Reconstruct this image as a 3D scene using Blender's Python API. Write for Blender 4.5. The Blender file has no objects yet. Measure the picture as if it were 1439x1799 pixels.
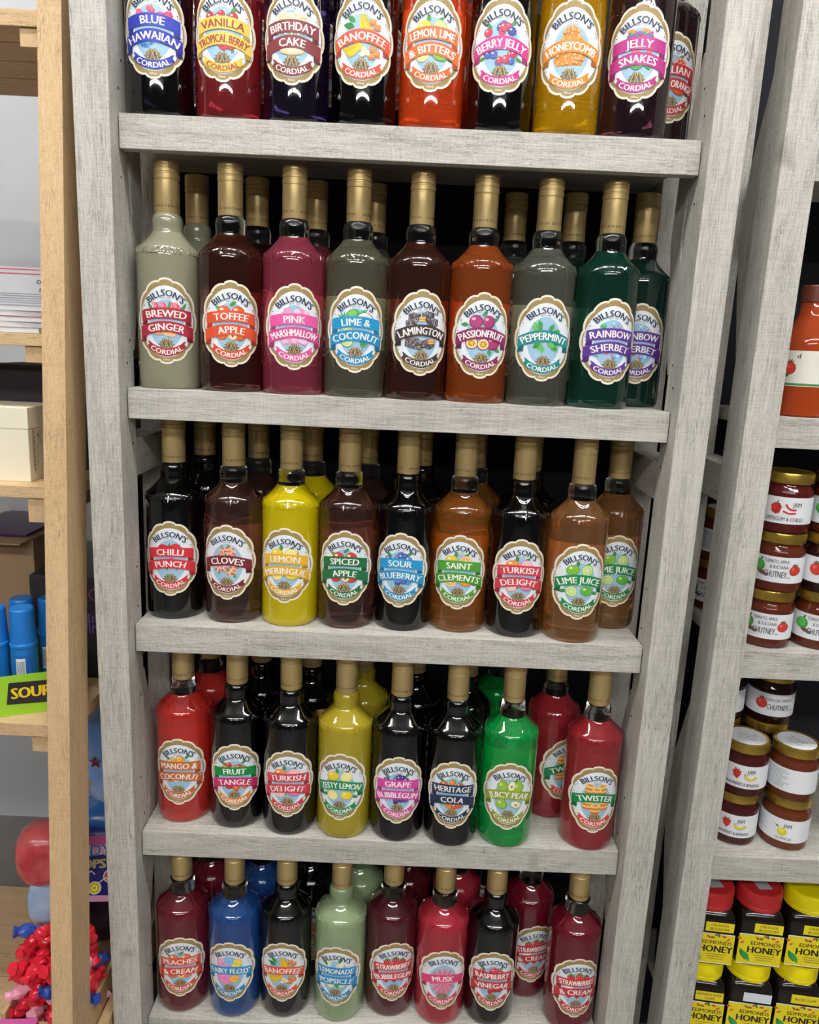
import bpy, bmesh, math, random
from mathutils import Matrix, Vector
random.seed(7)
S = bpy.context.scene
COL = S.collection
R = math.radians
Z0 = 1.62                       # height of the top shelf above the floor
SH = [0.0, -0.3423, -0.6814, -1.0192, -1.3640]   # the five shelf levels below it

# ---------------------------------------------------------------- camera, world, exposure
def cam_axes(pitch, yaw, roll):
    f = Vector((math.sin(yaw)*math.cos(pitch), math.cos(yaw)*math.cos(pitch), math.sin(pitch)))
    r = Vector((math.cos(yaw), -math.sin(yaw), 0)); u = r.cross(f)
    return math.cos(roll)*r+math.sin(roll)*u, -math.sin(roll)*r+math.cos(roll)*u, f
cr, cu, cf = cam_axes(-0.21380, 0.0050, 0.04630)
cam = bpy.data.objects.new('camera', bpy.data.cameras.new('camera'))
COL.objects.link(cam)
m = Matrix((cr, cu, -cf)).transposed().to_4x4()
m.translation = Vector((0.0156, -1.0414, -0.2709+Z0))
cam.matrix_world = m
cam.data.sensor_fit = 'HORIZONTAL'; cam.data.sensor_width = 36.0
cam.data.lens = 1337.88*36.0/1439.0
cam.data.clip_start = 0.02
S.camera = cam
W = bpy.data.worlds.new('shop_air'); S.world = W; W.use_nodes = True
W.node_tree.nodes['Background'].inputs[0].default_value = (1.0, 0.99, 0.98, 1)
W.node_tree.nodes['Background'].inputs[1].default_value = 0.06
S.view_settings.view_transform = 'Standard'; S.view_settings.look = 'None'
S.view_settings.exposure = 0.0; S.view_settings.gamma = 1.0
S.view_settings.use_curve_mapping = False
S.cycles.max_bounces = 8; S.cycles.transmission_bounces = 8; S.cycles.glossy_bounces = 4
S.cycles.diffuse_bounces = 4; S.cycles.sample_clamp_indirect = 3.0
S.cycles.use_denoising = True
TUBE = 84.0                     # radiance of the fluorescent tubes

# ---------------------------------------------------------------- materials
def lin(h):
    h = h.lstrip('#'); o = []
    for i in (0, 2, 4):
        c = int(h[i:i+2], 16)/255
        o.append(c/12.92 if c <= .04045 else ((c+.055)/1.055)**2.4)
    return tuple(o)+(1.0,)
def shade(h, k):
    h = h.lstrip('#'); return '#'+''.join('%02x' % max(0, min(255, int(int(h[i:i+2], 16)*k))) for i in (0, 2, 4))
MATS = {}
def mat(name, col='#808080', rough=.5, metal=0., trans=0., ior=1.45, emit=None, spec=.5, coat=0.):
    if name in MATS: return MATS[name]
    M = bpy.data.materials.new(name); M.use_nodes = True
    b = M.node_tree.nodes['Principled BSDF']
    b.inputs['Base Color'].default_value = lin(col) if isinstance(col, str) else tuple(col)+(1,)
    b.inputs['Roughness'].default_value = rough; b.inputs['Metallic'].default_value = metal
    b.inputs['Transmission Weight'].default_value = trans; b.inputs['IOR'].default_value = ior
    b.inputs['Specular IOR Level'].default_value = spec; b.inputs['Coat Weight'].default_value = coat
    if coat: b.inputs['Coat Roughness'].default_value = .03
    if emit:
        b.inputs['Emission Color'].default_value = lin(col); b.inputs['Emission Strength'].default_value = emit
    MATS[name] = M
    return M
def nodes(M): return M.node_tree.nodes, M.node_tree.links
def wood(name, axis, light, dark, knot, lengthwise=1.6, across=55., contrast=1.0, weave=0.14, bump=.3):
    """sawn board: long streaks along axis, fine cross hatching, sparse knots"""
    M = bpy.data.materials.new(name); M.use_nodes = True
    N, L = nodes(M); b = N['Principled BSDF']; b.inputs['Roughness'].default_value = .62
    tc = N.new('ShaderNodeTexCoord')
    info = N.new('ShaderNodeObjectInfo')
    add = N.new('ShaderNodeVectorMath'); add.operation = 'ADD'
    sc = N.new('ShaderNodeVectorMath'); sc.operation = 'SCALE'; sc.inputs[3].default_value = 13.7
    comb = N.new('ShaderNodeCombineXYZ')
    for i in range(3): L.new(info.outputs['Random'], comb.inputs[i])
    L.new(comb.outputs[0], sc.inputs[0]); L.new(tc.outputs['Object'], add.inputs[0]); L.new(sc.outputs[0], add.inputs[1])
    def noise(scale3, detail, dist=0., rough=.6):
        mp = N.new('ShaderNodeMapping'); mp.inputs['Scale'].default_value = scale3
        L.new(add.outputs[0], mp.inputs[0])
        n = N.new('ShaderNodeTexNoise'); n.inputs['Scale'].default_value = 1.; n.inputs['Detail'].default_value = detail
        n.inputs['Distortion'].default_value = dist; n.inputs['Roughness'].default_value = rough
        L.new(mp.outputs[0], n.inputs['Vector']); return n.outputs['Fac']
    def sv(a, c): return tuple(a if i == axis else c for i in range(3))
    g1 = noise(sv(lengthwise*16, across*13), 4, .9, .65)    # fibre
    g2 = noise(sv(lengthwise*2.2, across*.6), 3, 1.2)        # broad streak
    g3 = noise(sv(700, 22), 2, .3)                            # saw marks across
    g4 = noise((620, 620, 620), 2)                            # pores
    kn = noise((9, 9, 9), 2, .3)
    def mathn(op, x, y):
        q = N.new('ShaderNodeMath'); q.operation = op
        for i, v in enumerate((x, y)):
            if isinstance(v, (int, float)): q.inputs[i].default_value = v
            else: L.new(v, q.inputs[i])
        return q.outputs[0]
    s = mathn('ADD', mathn('MULTIPLY', g1, .50), mathn('MULTIPLY', g2, .22))
    s = mathn('ADD', s, mathn('MULTIPLY', g3, weave))
    s = mathn('ADD', s, mathn('MULTIPLY', g4, .30))
    s = mathn('DIVIDE', s, 1.02+weave)
    r = N.new('ShaderNodeValToRGB')
    r.color_ramp.elements[0].position = .5-.135/contrast; r.color_ramp.elements[0].color = lin(dark)
    r.color_ramp.elements[1].position = .5+.065/contrast; r.color_ramp.elements[1].color = lin(light)
    L.new(s, r.inputs[0])
    kr = N.new('ShaderNodeValToRGB'); kr.color_ramp.elements[0].position = .69; kr.color_ramp.elements[1].position = .78
    kr.color_ramp.elements[0].color = (0, 0, 0, 1); kr.color_ramp.elements[1].color = (1, 1, 1, 1)
    L.new(kn, kr.inputs[0])
    ck = noise(sv(lengthwise*7, across*3.2), 3, 1.6, .55)     # open grain: thin wandering lines
    cm = noise(sv(14, 40), 2)
    dv = mathn('ABSOLUTE', mathn('SUBTRACT', ck, .5), 0)
    lnm = mathn('SUBTRACT', 1., mathn('MULTIPLY', dv, 42.)); lnm = mathn('MAXIMUM', lnm, 0.)
    lnm = mathn('MULTIPLY', lnm, mathn('MAXIMUM', mathn('MULTIPLY', mathn('SUBTRACT', cm, .44), 5.), 0.))
    lnm = mathn('MINIMUM', mathn('MULTIPLY', lnm, .75), .62)
    mc = N.new('ShaderNodeMixRGB'); mc.inputs[2].default_value = lin(shade(dark, .62)); L.new(lnm, mc.inputs[0]); L.new(r.outputs[0], mc.inputs[1])
    mx = N.new('ShaderNodeMixRGB'); mx.inputs[2].default_value = lin(knot)
    L.new(mathn('MULTIPLY', kr.outputs[0], .55), mx.inputs[0]); L.new(mc.outputs[0], mx.inputs[1])
    L.new(mx.outputs[0], b.inputs['Base Color'])
    bp = N.new('ShaderNodeBump'); bp.inputs['Strength'].default_value = bump; bp.inputs['Distance'].default_value = .0015
    L.new(s, bp.inputs['Height']); L.new(bp.outputs[0], b.inputs['Normal'])
    return M
GREY = ('#c9c6bd', '#86827a', '#6f6a63')
WGX = wood('grey_board_lengthwise', 0, *GREY)
WGY = wood('grey_board_depthwise', 1, *GREY)
WGZ = wood('grey_board_upright', 2, *GREY)
PINE = ('#d2b48a', '#aa875e', '#7d5330')
WPX = wood('pine_plank', 0, *PINE, weave=.15, contrast=.8)
WPY = wood('pine_bearer', 1, *PINE, weave=.15, contrast=.8)
WPZ = wood('pine_upright', 2, *PINE, weave=.15, contrast=.8)
def noisy(name, c1, c2, scale, rough=.6, bump=0.):
    M = bpy.data.materials.new(name); M.use_nodes = True
    N, L = nodes(M); b = N['Principled BSDF']; b.inputs['Roughness'].default_value = rough
    tc = N.new('ShaderNodeTexCoord'); n = N.new('ShaderNodeTexNoise'); n.inputs['Scale'].default_value = scale; n.inputs['Detail'].default_value = 4
    L.new(tc.outputs['Object'], n.inputs['Vector'])
    r = N.new('ShaderNodeValToRGB'); r.color_ramp.elements[0].position = .35; r.color_ramp.elements[1].position = .65
    r.color_ramp.elements[0].color = lin(c1); r.color_ramp.elements[1].color = lin(c2)
    L.new(n.outputs['Fac'], r.inputs[0]); L.new(r.outputs[0], b.inputs['Base Color'])
    if bump:
        bp = N.new('ShaderNodeBump'); bp.inputs['Strength'].default_value = bump; bp.inputs['Distance'].default_value = .002
        L.new(n.outputs['Fac'], bp.inputs['Height']); L.new(bp.outputs[0], b.inputs['Normal'])
    MATS[name] = M
    return M
def print_mat():
    M = bpy.data.materials.new('printed_ink'); M.use_nodes = True
    N, L = nodes(M); b = N['Principled BSDF']; b.inputs['Roughness'].default_value = .45
    a = N.new('ShaderNodeAttribute'); a.attribute_name = 'Col'
    L.new(a.outputs['Color'], b.inputs['Base Color'])
    return M
INK = print_mat()

# ---------------------------------------------------------------- mesh helpers
def obj(name, me, material=None, parent=None, loc=(0, 0, 0), rot=(0, 0, 0)):
    o = bpy.data.objects.new(name, me); COL.objects.link(o)
    o.location = loc; o.rotation_euler = rot
    if parent: o.parent = parent
    if material is not None:
        if len(me.materials) == 0: me.materials.append(material)
        elif me.materials[0] != material:
            o.material_slots[0].link = 'OBJECT'; o.material_slots[0].material = material
    return o
def tag(o, label, cat, group=None, kind=None):
    o['label'] = label; o['category'] = cat
    if group: o['group'] = group
    if kind: o['kind'] = kind
    return o
def struct(o): o['kind'] = 'structure'; return o
def empty(name, loc=(0, 0, 0), rotz=0.):
    o = bpy.data.objects.new(name, None); COL.objects.link(o); o.location = loc; o.rotation_euler = (0, 0, rotz)
    o.empty_display_size = .02
    return o
def mesh(verts, faces, smooth=False):
    me = bpy.data.meshes.new('m'); me.from_pydata([tuple(v) for v in verts], [], faces)
    if smooth: me.polygons.foreach_set('use_smooth', [True]*len(me.polygons))
    me.update(); return me
def box_me(x0, x1, y0, y1, z0, z1, bev=.0):
    bm = bmesh.new(); bmesh.ops.create_cube(bm, size=1)
    for v in bm.verts:
        v.co = Vector(((x0+x1)/2+v.co.x*(x1-x0), (y0+y1)/2+v.co.y*(y1-y0), (z0+z1)/2+v.co.z*(z1-z0)))
    if bev: bmesh.ops.bevel(bm, geom=bm.edges[:], offset=bev, segments=2, affect='EDGES', profile=.6)
    me = bpy.data.meshes.new('m'); bm.to_mesh(me); bm.free(); return me
def prism_x(pts, x0, x1):
    """polygon in (y,z) pushed along x"""
    n = len(pts)
    v = [(x0, y, z) for y, z in pts]+[(x1, y, z) for y, z in pts]
    f = [tuple(range(n))[::-1], tuple(range(n, 2*n))]+[(i, (i+1) % n, (i+1) % n+n, i+n) for i in range(n)]
    me = mesh(v, f); bm = bmesh.new(); bm.from_mesh(me); bmesh.ops.recalc_face_normals(bm, faces=bm.faces[:]); bm.to_mesh(me); bm.free()
    return me
def lathe(prof, n=48, smooth=True, sharp=0.6, sx=1., sy=1., power=None):
    """closed body of revolution from (r,z); power>2 squares the section off"""
    v, f, rings = [], [], []
    for r, z in prof:
        if r < 1e-6: rings.append([len(v)]); v.append((0, 0, z))
        else:
            ring = []
            for i in range(n):
                a = 2*math.pi*i/n; c, s = math.cos(a), math.sin(a); k = 1.
                if power: k = (abs(c)**power+abs(s)**power)**(-1/power)
                ring.append(len(v)); v.append((r*k*c*sx, r*k*s*sy, z))
            rings.append(ring)
    for a, b in zip(rings, rings[1:]):
        for i in range(n):
            j = (i+1) % n
            if len(a) == 1 and len(b) == 1: continue
            if len(a) == 1: f.append((a[0], b[j], b[i]))
            elif len(b) == 1: f.append((a[i], a[j], b[0]))
            else: f.append((a[i], a[j], b[j], b[i]))
    me = mesh(v, f, smooth)
    bm = bmesh.new(); bm.from_mesh(me); bmesh.ops.recalc_face_normals(bm, faces=bm.faces[:])
    for e in bm.edges:
        if len(e.link_faces) == 2 and e.calc_face_angle(0) > sharp: e.smooth = False
    bm.to_mesh(me); bm.free(); return me

# ---- flat print: polygons in millimetres, cut into strips, wrapped on a cylinder or left flat
_txt = {}
def glyphs(text, bold=.02):
    """triangles of a line of lettering; capitals are 1 unit high, x centred on 0"""
    k = (text, bold)
    if k in _txt: return _txt[k]
    cu_ = bpy.data.curves.new('t', 'FONT'); cu_.body = text; cu_.size = 1; cu_.offset = bold; cu_.resolution_u = 2
    o = bpy.data.objects.new('t', cu_); COL.objects.link(o)
    me = bpy.data.meshes.new_from_object(o.evaluated_get(bpy.context.evaluated_depsgraph_get()))
    me.calc_loop_triangles()
    tri = [[(me.vertices[i].co.x, me.vertices[i].co.y) for i in t.vertices] for t in me.loop_triangles]
    bpy.data.objects.remove(o); bpy.data.curves.remove(cu_); bpy.data.meshes.remove(me)
    if not tri: _txt[k] = ([], 0); return _txt[k]
    xs = [p[0] for t in tri for p in t]; h = .73
    w = (max(xs)-min(xs))/h; c = (max(xs)+min(xs))/2
    tri = [[((x-c)/h, y/h) for x, y in t] for t in tri]
    _txt[k] = (tri, w); return _txt[k]
def clipx(poly, a, lo):
    out = []
    for i in range(len(poly)):
        p, q = poly[i], poly[(i+1) % len(poly)]
        ip = p[0] >= a if lo else p[0] <= a; iq = q[0] >= a if lo else q[0] <= a
        if ip: out.append(p)
        if ip != iq:
            t = (a-p[0])/(q[0]-p[0]); out.append((a, p[1]+t*(q[1]-p[1])))
    return out
class Print:
    def __init__(s): s.p = []; s.off = 0.
    def add(s, pts, col, up=.0): s.p.append((pts, lin(col) if isinstance(col, str) else col, s.off+up))
    def lift(s, d=.02): s.off += d; return s
    def fan(s, c, pts, col):
        for i in range(len(pts)): s.add([c, pts[i], pts[(i+1) % len(pts)]], col)
        s.lift()
    def ell(s, x, y, rx, ry=None, col='#fff', rot=0., n=16):
        ry = ry or rx; c, d = math.cos(R(rot)), math.sin(R(rot))
        pts = []
        for i in range(n):
            a = 2*math.pi*i/n; u, v = rx*math.cos(a), ry*math.sin(a); pts.append((x+u*c-v*d, y+u*d+v*c))
        s.fan((x, y), pts, col)
    def leaf(s, x, y, l, w, ang, col='#3f9a4a'):
        c, d = math.cos(R(ang)), math.sin(R(ang)); pts = []
        for t, q in ((0, 0), (.25, .8), (.5, 1), (.75, .7), (1, 0), (.75, -.7), (.5, -1), (.25, -.8)):
            u, v = t*l, q*w/2; pts.append((x+u*c-v*d, y+u*d+v*c))
        s.fan((x+c*l/2, y+d*l/2), pts, col)
    def quad(s, x0, x1, y0, y1, col): s.add([(x0, y0), (x1, y0), (x1, y1), (x0, y1)], col); s.lift()
    def line(s, pts, w, col):
        for (x0, y0), (x1, y1) in zip(pts, pts[1:]):
            l = math.hypot(x1-x0, y1-y0) or 1; nx, ny = -(y1-y0)/l*w/2, (x1-x0)/l*w/2
            s.add([(x0+nx, y0+ny), (x0-nx, y0-ny), (x1-nx, y1-ny), (x1+nx, y1+ny)], col)
        s.lift()
    def text(s, t, x, y, h, maxw, col, bold=.02, path=None, slant=0., stretch=None, rot=0.):
        tri, w = glyphs(t, 0.)
        if not w: return
        shifts = (0.,) if bold < .008 else (-bold*h*1.15, bold*h*1.15)
        sx = h if stretch is None else stretch*h
        if w*sx > maxw: sx = maxw/w
        c, d = math.cos(R(rot)), math.sin(R(rot))
        for sh_, T in [(q, T) for q in shifts for T in tri]:
            pts = []
            for u, v in T:
                u, v = u*sx+slant*v*h+sh_, v*h-h/2
                if path: u, v = path(u, v)
                else: u, v = u*c-v*d, u*d+v*c
                pts.append((x+u, y+v))
            s.add(pts, col)
        s.lift()
    def build(s, rad=None, zc=0., base=.0003, steps=3.2):
        """rad in metres: wrapped round the z axis facing -y; None: flat in the xz plane facing -y"""
        V, F, C = [], [], []
        if rad:
            rm = rad*1000; K = int(90/steps); xs = [rm*math.sin(R(steps*k)) for k in range(-K, K+1)]
        for pts, col, off in s.p:
            pieces = []
            if rad:
                a, b = min(p[0] for p in pts), max(p[0] for p in pts)
                for x0, x1 in zip(xs, xs[1:]):
                    if x1 <= a or x0 >= b: continue
                    q = clipx(clipx(pts, x0, True), x1, False)
                    if len(q) > 2: pieces.append(q)
            else: pieces = [pts]
            o = base+off*.001
            for q in pieces:
                i0 = len(V)
                for x, y in q:
                    if rad:
                        sn = max(-.999, min(.999, x/rm)); V.append(((rad+o)*sn, -(rad+o)*math.sqrt(1-sn*sn), zc+y*.001))
                    else: V.append((x*.001, -o, zc+y*.001))
                    C.extend(col)
                ar = sum(q[k][0]*q[(k+1) % len(q)][1]-q[(k+1) % len(q)][0]*q[k][1] for k in range(len(q)))
                idx = list(range(i0, len(V))); F.append(idx if ar > 0 else idx[::-1])
        me = bpy.data.meshes.new('print'); me.from_pydata(V, [], F)
        at = me.color_attributes.new('Col', 'FLOAT_COLOR', 'POINT'); at.data.foreach_set('color', C)
        me.materials.append(INK); me.update(); return me
def parabola(k, y0):
    """bend a line of lettering along y = y0 + k x^2, letters turned with it"""
    tab = []; x = 0; s_ = 0
    while x < 45: tab.append((s_, x)); s_ += .25*math.sqrt(1+(2*k*x)**2); x += .25
    def f(u, v):
        a = abs(u); i = 0
        lo, hi = 0, len(tab)-1
        while hi-lo > 1:
            mi = (lo+hi)//2
            if tab[mi][0] <= a: lo = mi
            else: hi = mi
        t = (a-tab[lo][0])/(tab[hi][0]-tab[lo][0]); px = tab[lo][1]+t*(tab[hi][1]-tab[lo][1])
        px = math.copysign(px, u); sl = 2*k*px; n = math.sqrt(1+sl*sl)
        return px-v*sl/n, y0+k*px*px+v/n
    return f

# ---------------------------------------------------------------- the setting
FL = 0.0
floor = struct(obj('floor', box_me(-3, 3, -5.6, .98, -.05, 0), noisy('vinyl_floor', '#6d6a66', '#807c77', 6, .4)))
struct(obj('wall_back', box_me(-3, 3, .88, .98, 0, 2.95), noisy('painted_wall', '#b9bcc0', '#c4c6c9', 3, .7)))
struct(obj('added_dark_panel', box_me(-.5, 1.6, .36, .372, 0, 2.35), noisy('gap_darkening', '#1d1b1c', '#242122', 5, .8)))  # dark sheet added behind the units so the gaps beside them stay black
struct(obj('ceiling', box_me(-3, 3, -5.6, .98, 2.95, 3.0), mat('ceiling_white', '#e6e6e4', .8)))

for k_ in ('gap_darkening',): MATS[k_].node_tree.nodes['Principled BSDF'].inputs['Specular IOR Level'].default_value = .1
# ceiling lights: twin fluorescent tubes in metal trays
def tube_light(x, y, where):
    e = empty('ceiling_light', (x, y, 2.95)); tag(e, where, 'light', 'twin tube ceiling lights above the aisle')
    obj('housing', LM['housing'], mat('white_enamel', '#e9e9e6', .35), e)
    for s in (-1, 1):
        obj('tube', LM['tube'], LM['glow'], e, (0, s*.07, -.075))
        for q in (-1, 1): obj('lamp_holder', LM['holder'], mat('white_enamel'), e, (q*.6, s*.07, -.075))
bm = bmesh.new(); bmesh.ops.create_cone(bm, segments=8, radius1=.014, radius2=.014, depth=1.19, cap_ends=True, matrix=Matrix.Rotation(R(90), 4, 'Y'))
tme = bpy.data.meshes.new('tube'); bm.to_mesh(tme); bm.free()
LM = {'housing': prism_x([(-.13, -.03), (-.09, -.05), (.09, -.05), (.13, -.03), (.13, 0), (-.13, 0)], -.62, .62),
      'tube': tme, 'holder': box_me(-.012, .012, -.02, .02, -.02, .026, .003), 'glow': mat('tube_glow', '#fffdfa', emit=TUBE)}
for y, nm in ((-.60, 'row of lights nearest the shelves'), (-2.7, 'middle row of lights over the aisle'), (-4.8, 'row of lights farthest from the shelves')):
    for x, sd in ((-1.35, 'left'), (0., 'centre'), (1.35, 'right')):
        tube_light(x, y, 'twin tube ceiling light, %s one in the %s' % (sd, nm))

# ---------------------------------------------------------------- grey shelving units
NAIL = prism_x([(.0017*math.cos(k*math.pi/4), .0017*math.sin(k*math.pi/4)) for k in range(8)], -.0004, .0004)
def shelving_unit(x0, x1, label, pw=.0445):
    u = empty('shelving_unit', (x0, 0, FL)); tag(u, label, 'shelf', 'grey timber shelving units')
    w = x1-x0; zt = Z0+.42
    for px in (0, w-pw):
        obj('front_post', box_me(px, px+pw, -.026, .032, 0, zt, .0012), WGZ, u)
        obj('rear_post', box_me(px+.004, px+pw-.004, .165, .208, 0, zt, .0012), WGZ, u)
        a, b = px+.005, px+pw-.0005 if px == 0 else px+pw-.005
        if px: a = px+.0005
        for zk in (Z0-.113, Z0-.99):
            # two short braces meeting in a mitre behind the front post
            obj('brace', prism_x([(.033, zk+.225), (.037, zk+.225), (.079, zk+.098), (.086, zk), (.045, zk), (.033, zk+.10)], a, b), WGZ, u)
            obj('brace', prism_x([(.045, zk), (.086, zk), (.037, zk-.18), (.033, zk-.18), (.033, zk-.04)], a, b), WGZ, u)
        obj('side_rail', box_me(a, b, .033, .164, Z0-.469, Z0-.4155, .001), WGY, u)
        obj('side_rail', box_me(a, b, .033, .164, .06, .11, .001), WGY, u)
    for s in SH:
        obj('shelf_front', box_me(pw+.0015, w-pw-.0015, 0, .0195, Z0+s-.0416, Z0+s, .0008), WGX, u)
        obj('shelf_board', box_me(pw+.0015, w-pw-.0015, .02, .248, Z0+s-.0180, Z0+s, .0006), WGX, u)
    obj('back_panel', box_me(.0, w, .252, .262, .03, zt-.02), mat('charcoal_panel', '#202126', .8, spec=.1), u)
    for zz in (.065, .03, -.075, -.28, -.31, -.42, -.60, -.66, -.80, -.93, -1.0, -1.12, -1.28):
        for px in (pw, w-pw):
            obj('nail_hole', NAIL, mat('nail_dark', '#15120f', .8), u, (px, .018-.012*(int(zz*100) % 2), Z0+zz))
    for s in SH:
        for px in (pw-.006, w-pw-.006):
            obj('shelf_pin', box_me(px, px+.012, .2, .206, Z0+s-.047, Z0+s-.0418), mat('steel', '#777777', .4, 1.), u)
    return u
shelving_unit(-.4145, .4145, 'grey wood-effect shelving unit in the centre, filled with cordial bottles')
shelving_unit(.4605, 1.36, 'grey wood-effect shelving unit at the right edge, stocked with jars')

# ---------------------------------------------------------------- cordial bottles
BR = .0418
PROF = [(0, .004), (.030, .004), (.034, .0015), (.0365, .0), (.0385, .0006), (.0402, .003), (.0413, .007), (.0418, .013), (.0418, .05), (.0418, .10), (.0418, .15),
        (.0418, .172), (.0416, .177), (.0409, .181), (.0395, .1848), (.0372, .188), (.0335, .1915), (.0275, .1975), (.0232, .2025), (.0212, .2053), (.0204, .2068), (0, .2068)]
NECK = [(0, .2070), (.0203, .2070), (.0199, .2095), (.0200, .214), (.0204, .219), (.0201, .2235), (.0188, .2275), (.0168, .2302), (.0150, .2315), (.0142, .236), (.0142, .27), (0, .27)]
CAPP = [(.0150, .2305), (.0164, .2305), (.0166, .2312), (.0166, .2715), (.0160, .2722), (.0160, .2732), (.0169, .2740), (.0170, .2795), (.0161, .2803), (.0161, .2815), (.0169, .2823), (.0170, .2855),
        (.0162, .2862), (.0162, .2870), (.0169, .2878), (.0170, .2905), (.0162, .2912), (.0162, .2918), (.0168, .2925), (.0167, .2955), (.0155, .2972), (0, .2976)]
ME = {'body': lathe(PROF, 64), 'neck': lathe(NECK, 48), 'cap': lathe(CAPP+[(0, .2710), (.0150, .2705), (.0150, .2305)][:0], 48, sharp=.5)}
def radius_at(z):
    for (r0, z0), (r1, z1) in zip(PROF[8:], PROF[9:]):
        if z0 <= z <= z1: return r0+(r1-r0)*(z-z0)/(z1-z0)
    return BR
def emboss_mesh():
    c = bpy.data.curves.new('e', 'FONT'); c.body = "BILLSON'S  1865  BILLSON'S  BEECHWORTH  "; c.size = 1; c.extrude = .5; c.resolution_u = 1; c.offset = .01
    o = bpy.data.objects.new('e', c); COL.objects.link(o)
    me = bpy.data.meshes.new_from_object(o.evaluated_get(bpy.context.evaluated_depsgraph_get()))
    bpy.data.objects.remove(o); bpy.data.curves.remove(c)
    xs = [v.co.x for v in me.vertices]; x0, x1 = min(xs), max(xs)
    for v in me.vertices:
        a = (v.co.x-x0)/(x1-x0)*2*math.pi*.97-2.6; t = min(1., max(-.3, v.co.y/.73)); z = .1765+t*.0095
        rr = radius_at(z)+(.0009 if v.co.z > 0 else -.0006)
        v.co = Vector((rr*math.sin(a), -rr*math.cos(a), z+(.0004 if v.co.z > 0 else -.0003)))
    return me
ME['emboss'] = emboss_mesh()
p = Print()
def ring_text():
    tri, w = glyphs('.     '+' '.join('HANDCRAFTED')+'   I N   '+' '.join('BEECHWORTH'), .02)
    V, F, C = [], [], []; r = .01680
    for T in tri:
        i = len(V)
        for x, y in T:
            a = x/w*2*math.pi*.97; V.append((r*math.sin(a), -r*math.cos(a), .2375+y*.0031)); C.extend(lin('#4b3a22'))
        F.append((i, i+1, i+2))
    me = bpy.data.meshes.new('ring'); me.from_pydata(V, [], F)
    me.color_attributes.new('Col', 'FLOAT_COLOR', 'POINT').data.foreach_set('color', C)
    me.materials.append(INK); return me
ME['capring'] = ring_text()
LZ = .0896                                       # height of the label's middle
def scallop(hw, hh, amp=1.0, n=144):
    o = []
    for i in range(n):
        a = 2*math.pi*i/n; b = abs(math.cos(6*a))**.7*1.9*amp
        c, s = math.cos(a), math.sin(a)
        k = (abs(c)**2.25+abs(s)**2.25)**(-1/2.25)
        o.append(((hw-1.6+b)*k*c, (hh-2.+b*1.15)*k*s*(1+.02*(abs(s) > .97))))
    return o
p = Print()
p.fan((0, 0), scallop(37.0, 55.0), '#efe8d6'); p.fan((0, 0), scallop(34.7, 52.4), '#9c8556')
for i in range(60):                               # fine strokes in the gilt border
    a = random.uniform(0, 2*math.pi); c, s = math.cos(a), math.sin(a); k = random.uniform(.9, .95)
    x, y = 35.*k*c, 52.*k*s
    p.line([(x, y-1.2), (x+.3, y+1.2)], .35, random.choice(('#7d6840', '#b59e6b', '#8a744a'))); p.off = .04
p.ell(0, -.6, 33.7, 46.6, '#e9eff6', n=64)
p.ell(0, -3.2, 22.0, 31.5, '#9cc3de', n=48)
ME['paper'] = p.build(BR, LZ)
p = Print(); p.off = .75
p.text("BILLSON'S", 0, 0, 8.6, 69, '#2a3850', .035, parabola(-.0215, 37.0), stretch=1.0)
for s in (-1, 1): p.ell(s*27.8, 19.5, .8, .8, '#55627a', n=8)
for i in range(5): p.ell(27.6+.3*i, 17.0-1.4*i, .32, .32, '#55627a', n=6)
ME['brand'] = p.build(BR, LZ)
p = Print(); p.off = .75; p.text('ESTD  1865', 0, 0, 1.9, 17, '#6b7684', .01, parabola(-.0150, 30.2)); ME['date'] = p.build(BR, LZ)
p = Print(); p.off = .75; p.text('700mL', 0, -50.2, 2.6, 12, '#efe6cc', .02); ME['volume'] = p.build(BR, LZ)
p = Print(); p.off = 1.0
for s in (-1, 1):
    for (x, y, l, w, a) in ((3, -30, 8.5, 2.6, -4), (3, -32, 7, 2.2, -22), (3, -28, 6.5, 2.2, 16)):
        p.leaf(s*x, y, l, w, a if s > 0 else 180-a, '#8f7a4c')
for x in (-2.6, 2.6):
    for w, c in ((3.0, '#463a2a'), (1.5, '#b89a5c')): p.line([(x-3.6, -33.4), (x-.9, -23.6), (x+.9, -23.6), (x+3.6, -33.4)], w, c)
    p.line([(x-2.2, -29.8), (x+2.2, -29.8)], 1.3, '#463a2a')
for w, c in ((2.4, '#463a2a'), (1.1, '#b89a5c')): p.line([(-2.6, -35.5), (0, -26.6), (2.6, -35.5)], w, c)
ME['emblem'] = p.build(BR, LZ)
p = Print(); p.quad(-34, 34, -38, 34, '#f2f0ea'); ME['back'] = p.build(BR, .1015)
for v in ME['back'].vertices: v.co.y = -v.co.y
ME['back'].flip_normals()

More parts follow.
